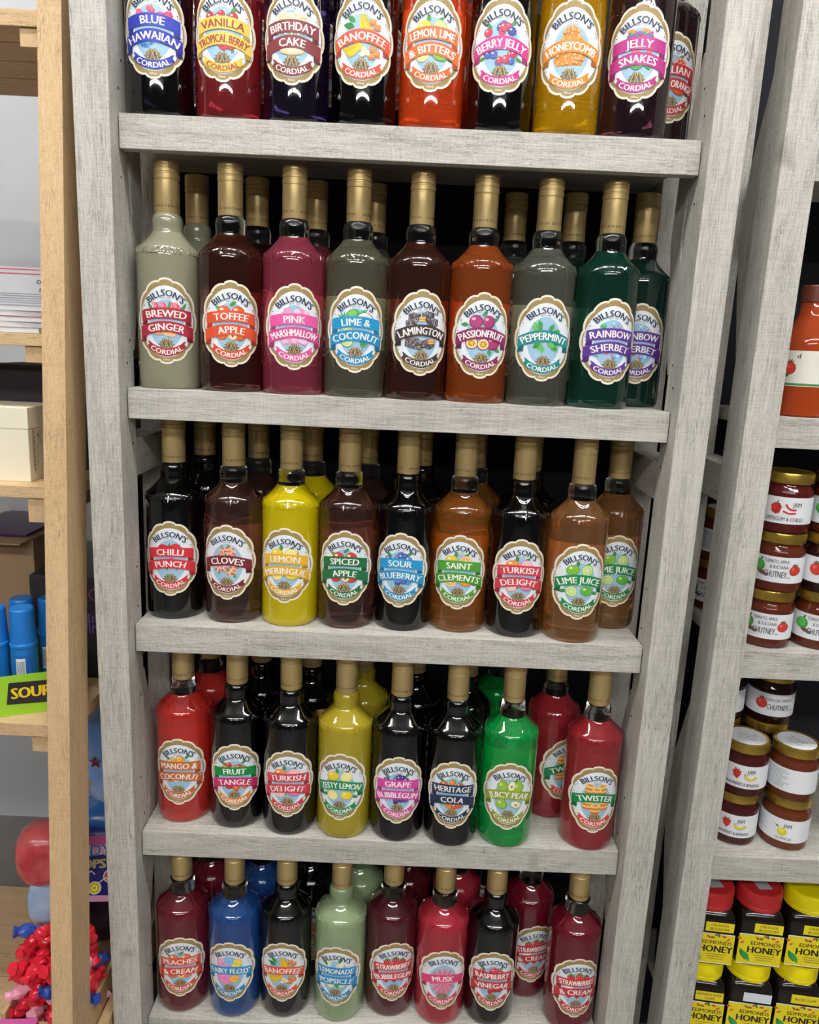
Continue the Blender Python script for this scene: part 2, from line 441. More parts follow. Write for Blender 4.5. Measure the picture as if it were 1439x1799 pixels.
def band(p, y0, hw, h, k, col, tail=True):
    f = lambda x: y0+k*x*x
    if tail:
        for s, dy in ((-1, -4.2), (1, -3.6 if k < 0 else -2.)):
            x0, x1 = s*(hw-7), s*(hw+.5); a = f(x1)+dy
            n = -s*2.2
            p.add([(x0, a-h/2), (x1, a-h/2-.8), (x1+n, a), (x0, a)], shade(col, .72)); p.add([(x0, a), (x1+n, a), (x1, a+h/2-.8), (x0, a+h/2)], shade(col, .72))
        p.lift(.08)
    xs = [-hw+2*hw*i/24 for i in range(25)]
    for a, b in zip(xs, xs[1:]): p.add([(a, f(a)-h/2), (b, f(b)-h/2), (b, f(b)+h/2), (a, f(a)+h/2)], col)
    p.lift(.05)
def ribbons(lines, cols, ccol, ink='#f7f5ee'):
    """the flavour banner(s) and the curved band at the foot: a list of (ribbon mesh, lettering mesh)"""
    out = []
    def one(y0, hw, h, k, col, txt, th, tw, off, tail=True, st=None):
        p = Print(); p.off = off; band(p, y0, hw, h, k, col, tail)
        if not tail:
            for s in (-1, 1):
                a = y0+k*hw*hw
                p.add([(s*21.4, a-4.5), (s*24.5, a-1.4), (s*22.2, a+2), (s*24., a+6.5), (s*19.5, a+4.)], col)
        t = Print(); t.off = off+.24; t.text(txt, 0, 0, th, tw, ink, .032, parabola(k, y0), stretch=st)
        out.append((p.build(BR, LZ), t.build(BR, LZ)))
    if len(lines) == 1: one(3.6, 32.6, 15.0, -.0085, cols[0], lines[0], 9.8, 60, .85)
    else:
        one(10.6, 30.8, 14.4, -.0045, cols[0], lines[0], 9.6, 54, .85)
        one(-6.8, 32.6, 14.4, -.0080, cols[1], lines[1], 9.4, 60, 1.0)
    one(-40.4, 21.8, 10.2, .0185, ccol, 'CORDIAL', 6.6, 41, .85, False, 1.1)
    return out

# ---- little pictures on the labels (millimetres, blue oval centred on 0,-3)
def a_berries(p, cols, n=14, rad=4.2, leaf='#3f8f4a', seed=1, box=(-20, 20, -20, 24)):
    q = random.Random(seed)
    for s, x, y, a in ((0, -12, 20, 150), (0, 10, 22, 40), (0, -18, -12, 200), (0, 17, -13, -20)): p.leaf(x, y, 10, 5, a, leaf)
    for i in range(n):
        c = cols[i % len(cols)]; t = q.random(); top = i % 2
        x = q.uniform(box[0], box[1])*.85; y = q.uniform(13, box[3]-abs(x)*.35) if top else q.uniform(box[2]+abs(x)*.2, -8)
        r_ = rad*q.uniform(.85, 1.15); p.ell(x, y, r_, r_, shade(c, .75), n=12); p.ell(x-.2, y+.3, r_*.86, r_*.86, c, n=12); p.ell(x-r_*.3, y+r_*.35, r_*.28, r_*.2, '#f4e8ea', n=8)
def a_leaf_spray(p, c1, c2, seed=2, n=20):
    q = random.Random(seed)
    for i in range(n):
        a = q.uniform(0, 360); d = q.uniform(2, 13); x, y = d*math.cos(R(a)), d*math.sin(R(a))*1.2-1
        p.leaf(x, y, q.uniform(9, 13), 6.5, a, c1 if i % 2 else c2); p.line([(x, y), (x+8*math.cos(R(a)), y+8*math.sin(R(a)))], .5, shade(c1, .6))
def slice_(p, x, y, r, rind, flesh, pith='#f5f1d8'):
    p.ell(x, y, r, r, rind, n=18); p.ell(x, y, r*.88, r*.88, pith, n=18); p.ell(x, y, r*.78, r*.78, flesh, n=18)
    for k in range(4):
        a = R(45*k+10); p.line([(x-r*.75*math.cos(a), y-r*.75*math.sin(a)), (x+r*.75*math.cos(a), y+r*.75*math.sin(a))], .5, pith)
def a_citrus(p, cols, flesh):
    for x, y, a in ((-4, 22, 100), (6, 22, 40), (-18, -14, 200), (18, -15, -30)): p.leaf(x, y, 10, 5.5, a, '#3c8d46')
    c = cols
    p.ell(-11, 17, 9.5, 7.5, shade(c[0], .8), 15); p.ell(-11.3, 17.5, 8.7, 6.8, c[0], 15); p.ell(-14, 20, 2.4, 1.5, '#fff6cf', 15)
    slice_(p, 9, 17, 8.6, c[-1], flesh)
    slice_(p, -11, -14.5, 8., c[0], flesh)
    p.ell(10, -13.5, 9.5, 7, shade(c[-1], .8), -15); p.ell(9.8, -13, 8.7, 6.3, c[-1], -15); p.ell(7, -10.6, 2.2, 1.3, '#fff6cf')
def a_banana(p):
    p.leaf(-9, 13, 15, 8, 165, '#2f7d43'); p.leaf(-8, 18, 13, 7, 140, '#3b9150')
    for i in range(4):
        pts = [(-4+i*3+d*.6*math.cos(R(a)), 27-i) for a, d in ()]
        c = ('#f2c91d', '#e8b515', '#f6d83c', '#e2ac12')[i]
        p.line([(0+i*.6, 27), (-1.5+i*2.4, 20), (-1+i*3.6, 12), (2+i*4., 7)], 3.6, shade(c, .8)); p.line([(0+i*.6, 27), (-1.5+i*2.4, 20), (-1+i*3.6, 12), (2+i*4., 7)], 2.7, c)
    for i in range(4):
        c = ('#f2c91d', '#e8b515', '#f6d83c', '#f0c52a')[i]
        p.line([(-3+i*1.2, -4-i), (-10+i*.8, -9-i*2.), (-18+i*1.6, -11.5-i*2.4), (-23+i*2.2, -10-i*2.8)], 4.4, shade(c, .8)); p.line([(-3+i*1.2, -4-i), (-10+i*.8, -9-i*2.), (-18+i*1.6, -11.5-i*2.4), (-22+i*2.2, -10-i*2.8)], 3.4, c)
    for x, y in ((13, 19), (18, 14), (14, -11), (18, -16), (12, -19)):
        p.quad(x-4, x+4, y-3.6, y+3.6, '#c9743a'); p.quad(x-3.4, x+3.2, y-1, y+3.2, '#e39a58')
    for x, y in ((3, -12), (7, -16), (1, -17.5)): p.ell(x, y, 3.6, 3., '#d9c893'); p.ell(x, y+.3, 3., 2.4, '#f6ecc6')
def a_apples(p, c1, c2):
    p.leaf(-2, 23, 11, 5, 35, '#3f8f3f'); p.leaf(-12, 18, 10, 5, 150, '#58a34d')
    for x, y, r_ in ((-9, 16, 8.5), (9, 16, 8.5), (-12, -14, 7.5), (11, -14, 8)):
        p.ell(x, y, r_, r_*.92, shade(c1, .75)); p.ell(x-.4, y+.4, r_*.9, r_*.83, c1); p.ell(x-r_*.35, y+r_*.35, r_*.3, r_*.2, '#ffe3c4')
    p.ell(2, -15, 6, 6, c1); p.ell(2, -15, 5.2, 5.2, c2); p.ell(2, -15, 1.3, 2, '#7a4a22')
def a_marsh(p):
    q = random.Random(4)
    for i in range(16):
        x = q.uniform(-17, 17); y = q.uniform(12, 24-abs(x)*.3) if i % 2 else q.uniform(-20, -9)
        p.ell(x, y, 5, 4.4, '#e79cc4'); p.ell(x-.5, y+.9, 4.3, 3.2, random.choice(('#f7bcd8', '#f9cfe4', '#ef9ec9')))
def a_lime_coco(p):
    for i in range(7): p.leaf(-14, 12, 13, 2.4, 100+i*22, '#3c9a5a')
    p.ell(-4, 20, 9, 6.5, '#4aa447', 20); p.ell(-5, 21, 6, 4, '#7cc35e', 20); p.leaf(4, 21, 12, 5, 25, '#57b06a')
    p.ell(12, 13, 11, 10, '#6b4a35'); p.ell(11.5, 13.5, 10, 9, '#f3f2ee'); p.ell(12, 13, 8, 7, '#dfe4e4')
    slice_(p, -11, 4, 8, '#4c9b3b', '#b9d77c'); slice_(p, -11, -15, 8, '#4c9b3b', '#c4dd83')
    for i in range(6): p.leaf(5, -12, 15, 2.6, -70+i*18, '#379457')
def a_laming(p):
    q = random.Random(9)
    for x, y, s_ in ((-10, 20, 8), (8, 22, 8.5), (14, 14, 8), (-14, 12, 7), (-12, -12, 9), (-3, -15, 8), (10, -13, 8)):
        p.add([(x-s_, y-s_*.7), (x+s_*.2, y-s_*.95), (x+s_*.2, y+s_*.2), (x-s_, y+s_*.45)], '#4c4146'); p.add([(x+s_*.2, y-s_*.95), (x+s_, y-s_*.5), (x+s_, y+s_*.55), (x+s_*.2, y+s_*.2)], '#3a3136')
        p.add([(x-s_, y+s_*.45), (x+s_*.2, y+s_*.2), (x+s_, y+s_*.55), (x-s_*.2, y+s_*.8)], '#6a5f66'); p.lift()
        for _ in range(26):
            a, b = x+q.uniform(-.95, .95)*s_, y+q.uniform(-.75, .6)*s_; d = q.uniform(0, 180)
            p.line([(a, b), (a+1.6*math.cos(R(d)), b+1.6*math.sin(R(d)))], .55, '#d9d5da')
    for x, y in ((0, 18), (13, -11)):
        p.quad(x-4, x+4, y-3, y+3, '#efb55b'); p.quad(x-4, x+4, y-.5, y+.3, '#a33a2c')
def a_passion(p):
    for x, y, a in ((0, 24, 60), (12, 19, 20), (-18, 14, 180), (17, -16, -30), (10, -17, -80)): p.leaf(x, y, 10, 6, a, '#3f9350')
    for x, y, r_ in ((-9, 18, 9), (8, 18, 8.5), (15, -9, 9.5)): p.ell(x, y, r_, r_, '#7b234d'); p.ell(x-.5, y+.5, r_*.9, r_*.9, '#a83c74'); p.ell(x-r_*.35, y+r_*.4, r_*.3, r_*.22, '#eab5d2')
    for x, y in ((-13, -10), (2, -11)):
        p.ell(x, y, 8.5, 8, '#8e2f57'); p.ell(x, y, 7.2, 6.8, '#f3e4d0'); p.ell(x, y, 5.6, 5.2, '#e9bd3d')
        for k in range(8): p.ell(x+3.2*math.cos(k*.785), y+3*math.sin(k*.785), .8, .8, '#4a3520', n=6)
def a_gems(p, cols, seed=3, n=16):
    q = random.Random(seed)
    for i in range(n):
        c = cols[i % len(cols)]; x = q.uniform(-19, 19); y = q.uniform(12, 25-abs(x)*.4) if i % 2 else q.uniform(-20, -8); s_ = q.uniform(4, 6); d = q.uniform(0, 90)
        pts = [(x+s_*k*math.cos(R(d+a)), y+s_*k*math.sin(R(d+a))) for a, k in ((0, 1), (60, .9), (120, 1), (180, .9), (240, 1), (300, .9))]
        p.fan((x, y), pts, c); p.add([pts[0], pts[1], (x, y)], shade(c, 1.25)); p.add([pts[3], pts[4], (x, y)], shade(c, .75)); p.lift()
def a_flower(p, cols, seed=5, n=9):
    q = random.Random(seed)
    for i in range(n):
        x = q.uniform(-16, 16); y = q.uniform(12, 23-abs(x)*.3) if i % 2 else q.uniform(-18, -8)
        p.leaf(x, y, 9, 4, q.uniform(0, 360), '#4c9a4e')
        for k in range(6): p.leaf(x, y, 6, 3.4, k*60+i*11, cols[(i+k) % len(cols)])
        p.ell(x, y, 1.5, 1.5, '#f2d779', n=8)
def a_sticks(p, c1, c2, n=26):
    for i in range(n):
        a = i*360/n; c = c1 if i % 2 else c2
        p.line([(3*math.cos(R(a)), -3+3*math.sin(R(a))), (21*math.cos(R(a)), -3+25*math.sin(R(a)))], 3.2, shade(c, .8)); p.line([(3*math.cos(R(a)), -3+3*math.sin(R(a))), (21*math.cos(R(a)), -3+25*math.sin(R(a)))], 2.2, c)
def a_cake(p):
    p.quad(-17, 17, 8, 21, '#e8d3a0'); p.ell(0, 21, 17, 4, '#f0e4c2', n=20)
    for i in range(7): p.ell(-15+5*i, 23+1.5*math.sin(i*2), 2.8, 2.6, '#e7cf9a'); p.ell(-15+5*i, 23.6+1.5*math.sin(i*2), 2, 1.7, '#f8eed2')
    for i in range(9): p.quad(-16+4*i-.9, -16+4*i+.9, 1, 8, ('#f6e9b8', '#c9a35a')[i % 2])
    p.ell(0, -17, 15, 5, '#e1c48e'); p.ell(0, -15, 14, 4, '#f2e3bd')
def a_honeycomb(p):
    pts = [(-8, 22), (0, 27), (7, 23), (10, 14), (17, 8), (18, -8), (14, -19), (-15, -20), (-20, -14), (-16, 6), (-11, 14)]
    p.fan((0, 0), pts, '#d98a3c')
    q = random.Random(2)
    for i in range(58):
        x = q.uniform(-16, 16); y = q.uniform(-18, 24)
        if abs(x) > 15-(y-4)*.42 and y > 4: continue
        p.ell(x, y, 2.5, 2.3, '#c87527', n=8); p.ell(x-.1, y+.3, 1.9, 1.7, '#eeb068', n=8)
def a_snakes(p):
    for i, (c, y) in enumerate((('#e8923a', 23), ('#3f9b4c', 19), ('#d8524a', 16), ('#8a55a8', 20), ('#e36a3c', -1), ('#d84a55', -12), ('#3f9b4c', -16), ('#e7a23c', -10))):
        pts = [(-15+30*k/10+(i % 3), y+2.4*math.sin(k*1.1+i)) for k in range(11)]
        p.line(pts, 3.6, shade(c, .75)); p.line(pts, 2.5, c)
def a_candyfloss(p):
    for x, y, r_, c in ((-10, 15, 11, '#e79ac2'), (11, 16, 9, '#e8cb52'), (0, 21, 8, '#7fb6de'), (-7, -12, 12, '#ea86ba'), (8, -12, 8, '#e7a94a')):
        p.ell(x, y, r_, r_*.9, c)
        for k in range(6): p.ell(x+r_*.6*math.cos(k), y+r_*.55*math.sin(k), r_*.35, r_*.28, shade(c, 1.12))
def a_icypole(p):
    for x, a in ((-9, 20), (6, -8), (13, 30)):
        c, s_ = math.cos(R(a)), math.sin(R(a))
        p.leaf(x-6, 12, 22, 11, a+60, '#dfe6cf'); p.leaf(x-5, 13, 19, 8, a+60, '#f1f2da')
    for x, y, a in ((-14, 18, 120), (4, 25, 60), (15, -14, -20)): p.leaf(x, y, 11, 5, a, '#2f8a4d')
    slice_(p, -8, -15, 7, '#c8d24a', '#eef0bd'); p.ell(9, -15, 8, 5, '#e6dd7c'); p.leaf(-2, -9, 14, 6, -60, '#3c9a55')
def a_twist(p):
    for x, y in ((-10, 18), (8, 18), (0, 12), (-12, -8), (12, -8), (0, -14)):
        for k in range(4): p.ell(x, y-7+k*3.2, 7.2, 2.6, ('#d8783a', '#f0c46a')[k % 2])
        p.ell(x, y+5, 7, 3.2, '#f3d68a'); p.ell(x, y+5, 4.6, 2, '#e89a43')
def a_straw(p, cream=False):
    for x, y in ((-11, 17), (2, 20), (13, 15), (-12, -13), (1, -12), (13, -12)):
        p.fan((x, y), [(x-6.5, y+4), (x-3, y+6.5), (x+3, y+6.5), (x+6.5, y+4), (x+4.5, y-3), (x, y-7.5), (x-4.5, y-3)], '#cf2b2e')
        for k in range(6): p.ell(x-3.5+(k % 3)*3.4, y+2.5-(k//3)*3.8, .55, .8, '#f7d7a0', n=6)
        for k in range(5): p.leaf(x, y+6, 5, 2, 18+36*k, '#3a8c3f')
    if cream: p.ell(-14, 3, 8, 5, '#f6efe6'); p.ell(-13, 4, 5, 3, '#ffffff')
def a_mix(p, cols, seed=6):
    a_berries(p, cols, 12, 5.2, seed=seed)
def a_chilli(p):
    for x, y, a in ((-12, 17, 60), (0, 18, 90), (10, 17, 120), (-14, -11, 230), (-3, -12, 250), (8, -12, 290), (15, -11, 320)):
        p.leaf(x, y, 15, 6, a-180, '#a81d22'); p.leaf(x, y+.4, 14, 4.6, a-180, '#d8332f'); p.leaf(x, y, 6, 3, a, '#3b8f4a')
    p.ell(-9, 16, 7, 6, '#cf3434'); p.ell(8, 17, 7, 6, '#d63d38'); p.ell(0, 15, 6, 5.5, '#c62b2b')
def a_pear(p):
    p.leaf(6, 24, 9, 4, 40, '#3f8f3f')
    for x, y in ((-10, 16), (13, 15), (-10, -14)): p.ell(x, y, 8.5, 8, '#6d9a2c'); p.ell(x, y+6, 5, 6, '#6d9a2c'); p.ell(x-.5, y+.5, 7.4, 7, '#97bd45'); p.ell(x-.3, y+6, 4, 5, '#97bd45'); p.ell(x-3, y+3, 2, 2.6, '#d4e39a')
    for x, y, a in ((3, 18, 80), (11, -13, -20)): p.ell(x, y, 9, 6, '#9cb649', a); p.ell(x, y, 7.8, 5, '#efeac4', a); p.ell(x, y-1, 1.8, 1.3, '#6f4c25', a)
def a_ginger(p):
    for x in (-12, -2, 8, 14):
        for k in range(5): p.leaf(x, 13+k*1.2, 9, 4.5, 50+k*20, ('#e0607a', '#f08ba0', '#c94463')[k % 3])
    for x, a in ((-16, 120), (3, 80), (18, 60)): p.leaf(x, 12, 15, 4, a, '#3f9350')
    p.ell(-8, -13, 9, 5, '#d9a565', 10); p.ell(4, -15, 9, 5, '#e7bd80', -10); p.ell(12, -12, 6, 4, '#e2908a'); p.ell(-12, -10, 4, 3, '#f0d09a'); p.leaf(-20, -14, 10, 5, 30, '#3f9350')

# flavour: lettering lines, banner colours, foot band colour, picture
LAB = {
 'blue hawaiian': (('BLUE', 'HAWAIIAN'), ('#2f3fb4', '#2b36a8'), '#2b3ba6', lambda p: a_gems(p, ('#4a9fd4', '#d8436a', '#3f86c8', '#e2607c'), 11)),
 'vanilla tropical berry': (('VANILLA', 'TROPICAL BERRY'), ('#ecc95a', '#ecc95a'), '#e9c552', lambda p: (a_flower(p, ('#fdfbf2', '#f2ead2'), 8, 5), a_mix(p, ('#d23c4a', '#c8304a'), 3))),
 'birthday cake': (('BIRTHDAY', 'CAKE'), ('#7d2f36', '#7d2f36'), '#7d2f36', a_cake),
 'banoffee': (('BANOFFEE',), ('#e0573a',), '#dc5136', a_banana),
 'lemon lime and bitters': (('LEMON, LIME', '& BITTERS'), ('#e4713a', '#e4713a'), '#dd6a34', lambda p: a_citrus(p, ('#efd34a', '#84b942'), '#cfe08a')),
 'berry jelly': (('BERRY JELLY',), ('#d53a90',), '#d03a8c', lambda p: a_berries(p, ('#c8374f', '#3d4f9a', '#5064b4', '#d0405c'), 16, 5)),
 'honeycomb': (('HONEYCOMB',), ('#e08a2c',), '#dd8a2e', a_honeycomb),
 'jelly snakes': (('JELLY', 'SNAKES'), ('#b73486', '#b73486'), '#b03382', a_snakes),
 'sicilian blood orange': (('SICILIAN', 'BLOOD ORANGE'), ('#c8323c', '#c8323c'), '#c03038', lambda p: a_citrus(p, ('#d9533a', '#e0603a'), '#c63a32')),
 'brewed ginger': (('BREWED', 'GINGER'), ('#a8283c', '#a8283c'), '#a52a3c', a_ginger),
 'toffee apple': (('TOFFEE', 'APPLE'), ('#dc5230', '#dc5230'), '#d24a2e', lambda p: a_apples(p, '#e0682f', '#f6e0b4')),
 'pink marshmallow': (('PINK', 'MARSHMALLOW'), ('#ea5aa2', '#d84a94'), '#e0559c', a_marsh),
 'lime and coconut': (('LIME &', 'COCONUT'), ('#1e96cc', '#1e8ec4'), '#1e90c6', a_lime_coco),
 'lamington': (('LAMINGTON',), ('#3c3030',), '#3c3030', a_laming),
 'passionfruit': (('PASSIONFRUIT',), ('#86295c',), '#842a5a', a_passion),
 'peppermint': (('PEPPERMINT',), ('#14888c',), '#14888c', lambda p: a_leaf_spray(p, '#3f9a4a', '#6bbf67', 2, 30)),
 'rainbow sherbet': (('RAINBOW', 'SHERBET'), ('#5f3496', '#58308e'), '#5c3292', lambda p: a_gems(p, ('#7fb4e2', '#e0605c', '#4fae6a', '#f2a25c', '#8fc0ea'), 5, 20)),
 'chilli punch': (('CHILLI', 'PUNCH'), ('#d43440', '#d43440'), '#cf3440', a_chilli),
 'cloves': (('CLOVES',), ('#6f2430',), '#7a2630', lambda p: a_flower(p, ('#e0788a', '#f0b0a8', '#c85a6a', '#e8c89a'), 6, 16)),
 'lemon meringue': (('LEMON', 'MERINGUE'), ('#e8b62c', '#e6b22c'), '#e6b22c', lambda p: (p.ell(3, 18, 17, 9, '#c98a3c'), p.ell(3, 20, 15, 7, '#f6efe0'), p.ell(8, 22, 9, 4, '#e6e4e4'), a_citrus(p, ('#f0cf3a', '#f2d64a'), '#f6e68a'))),
 'spiced apple': (('SPICED', 'APPLE'), ('#1f6a3c', '#1f6a3c'), '#1f6a3c', lambda p: a_apples(p, '#cf4038', '#efe2b0')),
 'sour blueberry': (('SOUR', 'BLUEBERRY'), ('#2a97d0', '#2490ca'), '#2490c8', lambda p: a_berries(p, ('#4a6cb4', '#6a8ccc', '#3c5aa0'), 18, 5)),
 'saint clements': (('SAINT', 'CLEMENTS'), ('#4a9a35', '#439232'), '#4a9638', lambda p: a_citrus(p, ('#f0cf3c', '#ee9a34'), '#f2b04a')),
 'turkish delight': (('TURKISH', 'DELIGHT'), ('#d23c50', '#cf3a4e'), '#d03c4e', lambda p: (a_flower(p, ('#e884ac', '#f0a8c6', '#d8608e'), 3, 7), a_citrus(p, ('#ef9a48', '#ea7fae'), '#f4b9cf'))),
 'lime juice': (('LIME JUICE',), ('#14864c',), '#14864c', lambda p: a_citrus(p, ('#7fbf3f', '#5fae3c'), '#bfe07a')),
 'mango and coconut': (('MANGO &', 'COCONUT'), ('#c86a34', '#c46632'), '#c86a34', lambda p: a_mix(p, ('#f0b53a', '#f3ece0', '#eeb840'), 4)),
 'fruit tangle': (('FRUIT', 'TANGLE'), ('#128a44', '#c8286a'), '#e08a34', lambda p: a_mix(p, ('#e88a3a', '#c83444', '#e2672f'), 8)),
 'zesty lemon': (('ZESTY LEMON',), ('#128a50',), '#128a50', lambda p: a_citrus(p, ('#f0cf34', '#f2d440'), '#f7ea8c')),
 'grape bubblegum': (('GRAPE', 'BUBBLEGUM'), ('#d84aa0', '#d4459c'), '#d84aa0', lambda p: a_berries(p, ('#5a3a86', '#74509e', '#4c2f78'), 18, 4.6)),
 'heritage cola': (('HERITAGE', 'COLA'), ('#26304e', '#26304e'), '#26304e', lambda p: a_mix(p, ('#e88a3a', '#8fb84a', '#d86a34'), 9)),
 'juicy pear': (('JUICY PEAR',), ('#93a233',), '#93a233', a_pear),
 'twister': (('TWISTER',), ('#0f8048',), '#d8443c', a_twist),
 'peaches and cream': (('PEACHES', '& CREAM'), ('#dc5440', '#d84e3c'), '#d64e3e', lambda p: a_apples(p, '#e87a4a', '#f6cf8e')),
 'fairy floss': (('FAIRY FLOSS',), ('#2a92cc',), '#2a8cc6', a_candyfloss),
 'lemonade popsicle': (('LEMONADE', 'POPSICLE'), ('#2a90cc', '#288ac6'), '#2a8cc6', a_icypole),
 'strawberry bubblegum': (('STRAWBERRY', 'BUBBLEGUM'), ('#d04a4e', '#cc464c'), '#cc464a', lambda p: (p.ell(10, 15, 9, 8, '#f0a8d0'), a_straw(p))),
 'musk': (('MUSK',), ('#e2447c',), '#d8406c', lambda p: a_sticks(p, '#f09ab4', '#e87898')),
 'raspberry vinegar': (('RASPBERRY', 'VINEGAR'), ('#c23a40', '#be363c'), '#c0383e', lambda p: a_berries(p, ('#c22a3c', '#d8404e'), 16, 4.6)),
 'strawberries and cream': (('STRAWBERRIES', '& CREAM'), ('#c4343c', '#c0323a'), '#c2343c', lambda p: a_straw(p, True)),
}
LME = {}
def label_meshes(f):
    if f not in LME:
        lines, cols, cc, art = LAB[f]; rb = ribbons(lines, cols, cc, '#9c4034' if f == 'vanilla tropical berry' else '#f7f5ee')
        p = Print(); p.off = .06; art(p)
        n = max(p.off, .1)
        p.p = [(q, c, .06+.72*(o/n)) for q, c, o in p.p]        # keep the whole picture under the banner
        LME[f] = (rb, p.build(BR, LZ))
    return LME[f]
GOLD = mat('gold_foil', '#c9b079', .34, .55)
# what fills each bottle: colour, how clear it is (0 cloudy .. 1 clear)
FILL = {
 'blue hawaiian': ('#0b0d18', 0.9), 'vanilla tropical berry': ('#c03a42', 0.8), 'birthday cake': ('#3a2c5a', 0.94), 'banoffee': ('#0d0b0d', 0.9),
 'lemon lime and bitters': ('#ff5c22', 0.7), 'berry jelly': ('#0c0b10', 0.9), 'honeycomb': ('#f8c010', 0.75), 'jelly snakes': ('#6a3a4c', 0.94), 'sicilian blood orange': ('#6e3038', 0.94),
 'brewed ginger': ('#98967f', .2), 'toffee apple': ('#b05a48', 0.965), 'pink marshmallow': ('#f8708f', 0.88), 'lime and coconut': ('#eaecca', 0.95), 'lamington': ('#b46a56', 0.965),
 'passionfruit': ('#ff8238', 0.88), 'peppermint': ('#e8eed8', 0.95), 'rainbow sherbet': ('#2c8a74', 0.93),
 'chilli punch': ('#0a0d14', 0.9), 'cloves': ('#c48a78', 0.965), 'lemon meringue': ('#dcc80c', 0.35), 'spiced apple': ('#c48674', 0.965), 'sour blueberry': ('#0a0c14', 0.9),
 'saint clements': ('#ffab4c', 0.91), 'turkish delight': ('#0c0a0e', 0.9), 'lime juice': ('#ffba74', 0.91),
 'mango and coconut': ('#f8443a', 0.66), 'fruit tangle': ('#0a0a0e', 0.9), 'zesty lemon': ('#b8a62a', 0.3), 'grape bubblegum': ('#0d0a12', 0.9), 'heritage cola': ('#0a0a0d', 0.9),
 'juicy pear': ('#1cdc6c', 0.78), 'twister': ('#c03440', 0.62),
 'peaches and cream': ('#a02c3c', 0.75), 'fairy floss': ('#3470c4', 0.72), 'lemonade popsicle': ('#a8c094', 0.4), 'strawberry bubblegum': ('#7c2834', 0.72),
 'musk': ('#d83c50', 0.6), 'raspberry vinegar': ('#0b090b', 0.9), 'strawberries and cream': ('#9c2038', 0.7)}
LOOK = {
 'blue hawaiian': 'black', 'vanilla tropical berry': 'dark red', 'birthday cake': 'black', 'banoffee': 'black', 'lemon lime and bitters': 'bright orange', 'berry jelly': 'black', 'honeycomb': 'amber yellow',
 'jelly snakes': 'dark plum', 'sicilian blood orange': 'dark maroon', 'brewed ginger': 'cloudy grey', 'toffee apple': 'dark brown', 'pink marshmallow': 'pink', 'lime and coconut': 'nearly clear', 'lamington': 'dark brown',
 'passionfruit': 'orange', 'peppermint': 'pale clear', 'rainbow sherbet': 'dark green', 'chilli punch': 'black', 'cloves': 'reddish brown', 'lemon meringue': 'bright yellow', 'spiced apple': 'reddish brown', 'sour blueberry': 'black',
 'saint clements': 'amber orange', 'turkish delight': 'black', 'lime juice': 'light amber', 'mango and coconut': 'bright red', 'fruit tangle': 'black', 'zesty lemon': 'cloudy yellow', 'grape bubblegum': 'black', 'heritage cola': 'black',
 'juicy pear': 'bright green', 'twister': 'red', 'peaches and cream': 'crimson', 'fairy floss': 'blue', 'lemonade popsicle': 'pale green', 'strawberry bubblegum': 'maroon', 'musk': 'pinkish red', 'raspberry vinegar': 'black', 'strawberries and cream': 'crimson'}
SHELFWORD = ('top', 'second', 'third', 'fourth', 'bottom')
CLEARNECK = mat('clear_glass', '#f2f4f2', .0, 0., 1., 1.45)
def fill_mat(f):
    c, t = FILL[f]; n = 'cordial_'+f.replace(' ', '_')
    return MATS.get(n) or mat(n, c, .0, 0., t, 1.42, coat=.8)
def bottle(f, row, x, y, ang, label, turn=None, full=True):
    e = empty('cordial_bottle', (x, y, Z0+SH[row-1]), R(ang))
    tag(e, label, 'bottle', 'cordial bottles on the shelves')
    M = fill_mat(f)
    b = obj('body', ME['body'], M, e); obj('embossed_lettering', ME['emboss'], M, b, rot=(0, 0, R(random.uniform(-60, 60))))
    t = FILL[f][1]
    obj('neck', ME['neck'], CLEARNECK if (t > .45 and LOOK[f] != 'black') or f == 'lemon meringue' else M, e)
    c = obj('cap', ME['cap'], GOLD, e, rot=(0, 0, random.uniform(0, 6.28))); obj('cap_lettering', ME['capring'], None, c)
    if full:
        obj('back_label', ME['back'], None, e)
        l = obj('label', ME['paper'], None, e, (0, 0, .007 if row == 1 else .004 if row == 3 else 0)); rb, art = label_meshes(f)
        obj('brand_lettering', ME['brand'], None, l); obj('emblem', ME['emblem'], None, l); obj('date_lettering', ME['date'], None, l); obj('volume_lettering', ME['volume'], None, l)
        obj('illustration', art, None, l)
        for k, (a, b_) in enumerate(rb):
            last = k == len(rb)-1
            obj('foot_ribbon' if last else 'ribbon', a, None, l); obj('foot_lettering' if last else 'flavour_lettering', b_, None, l)
    return e
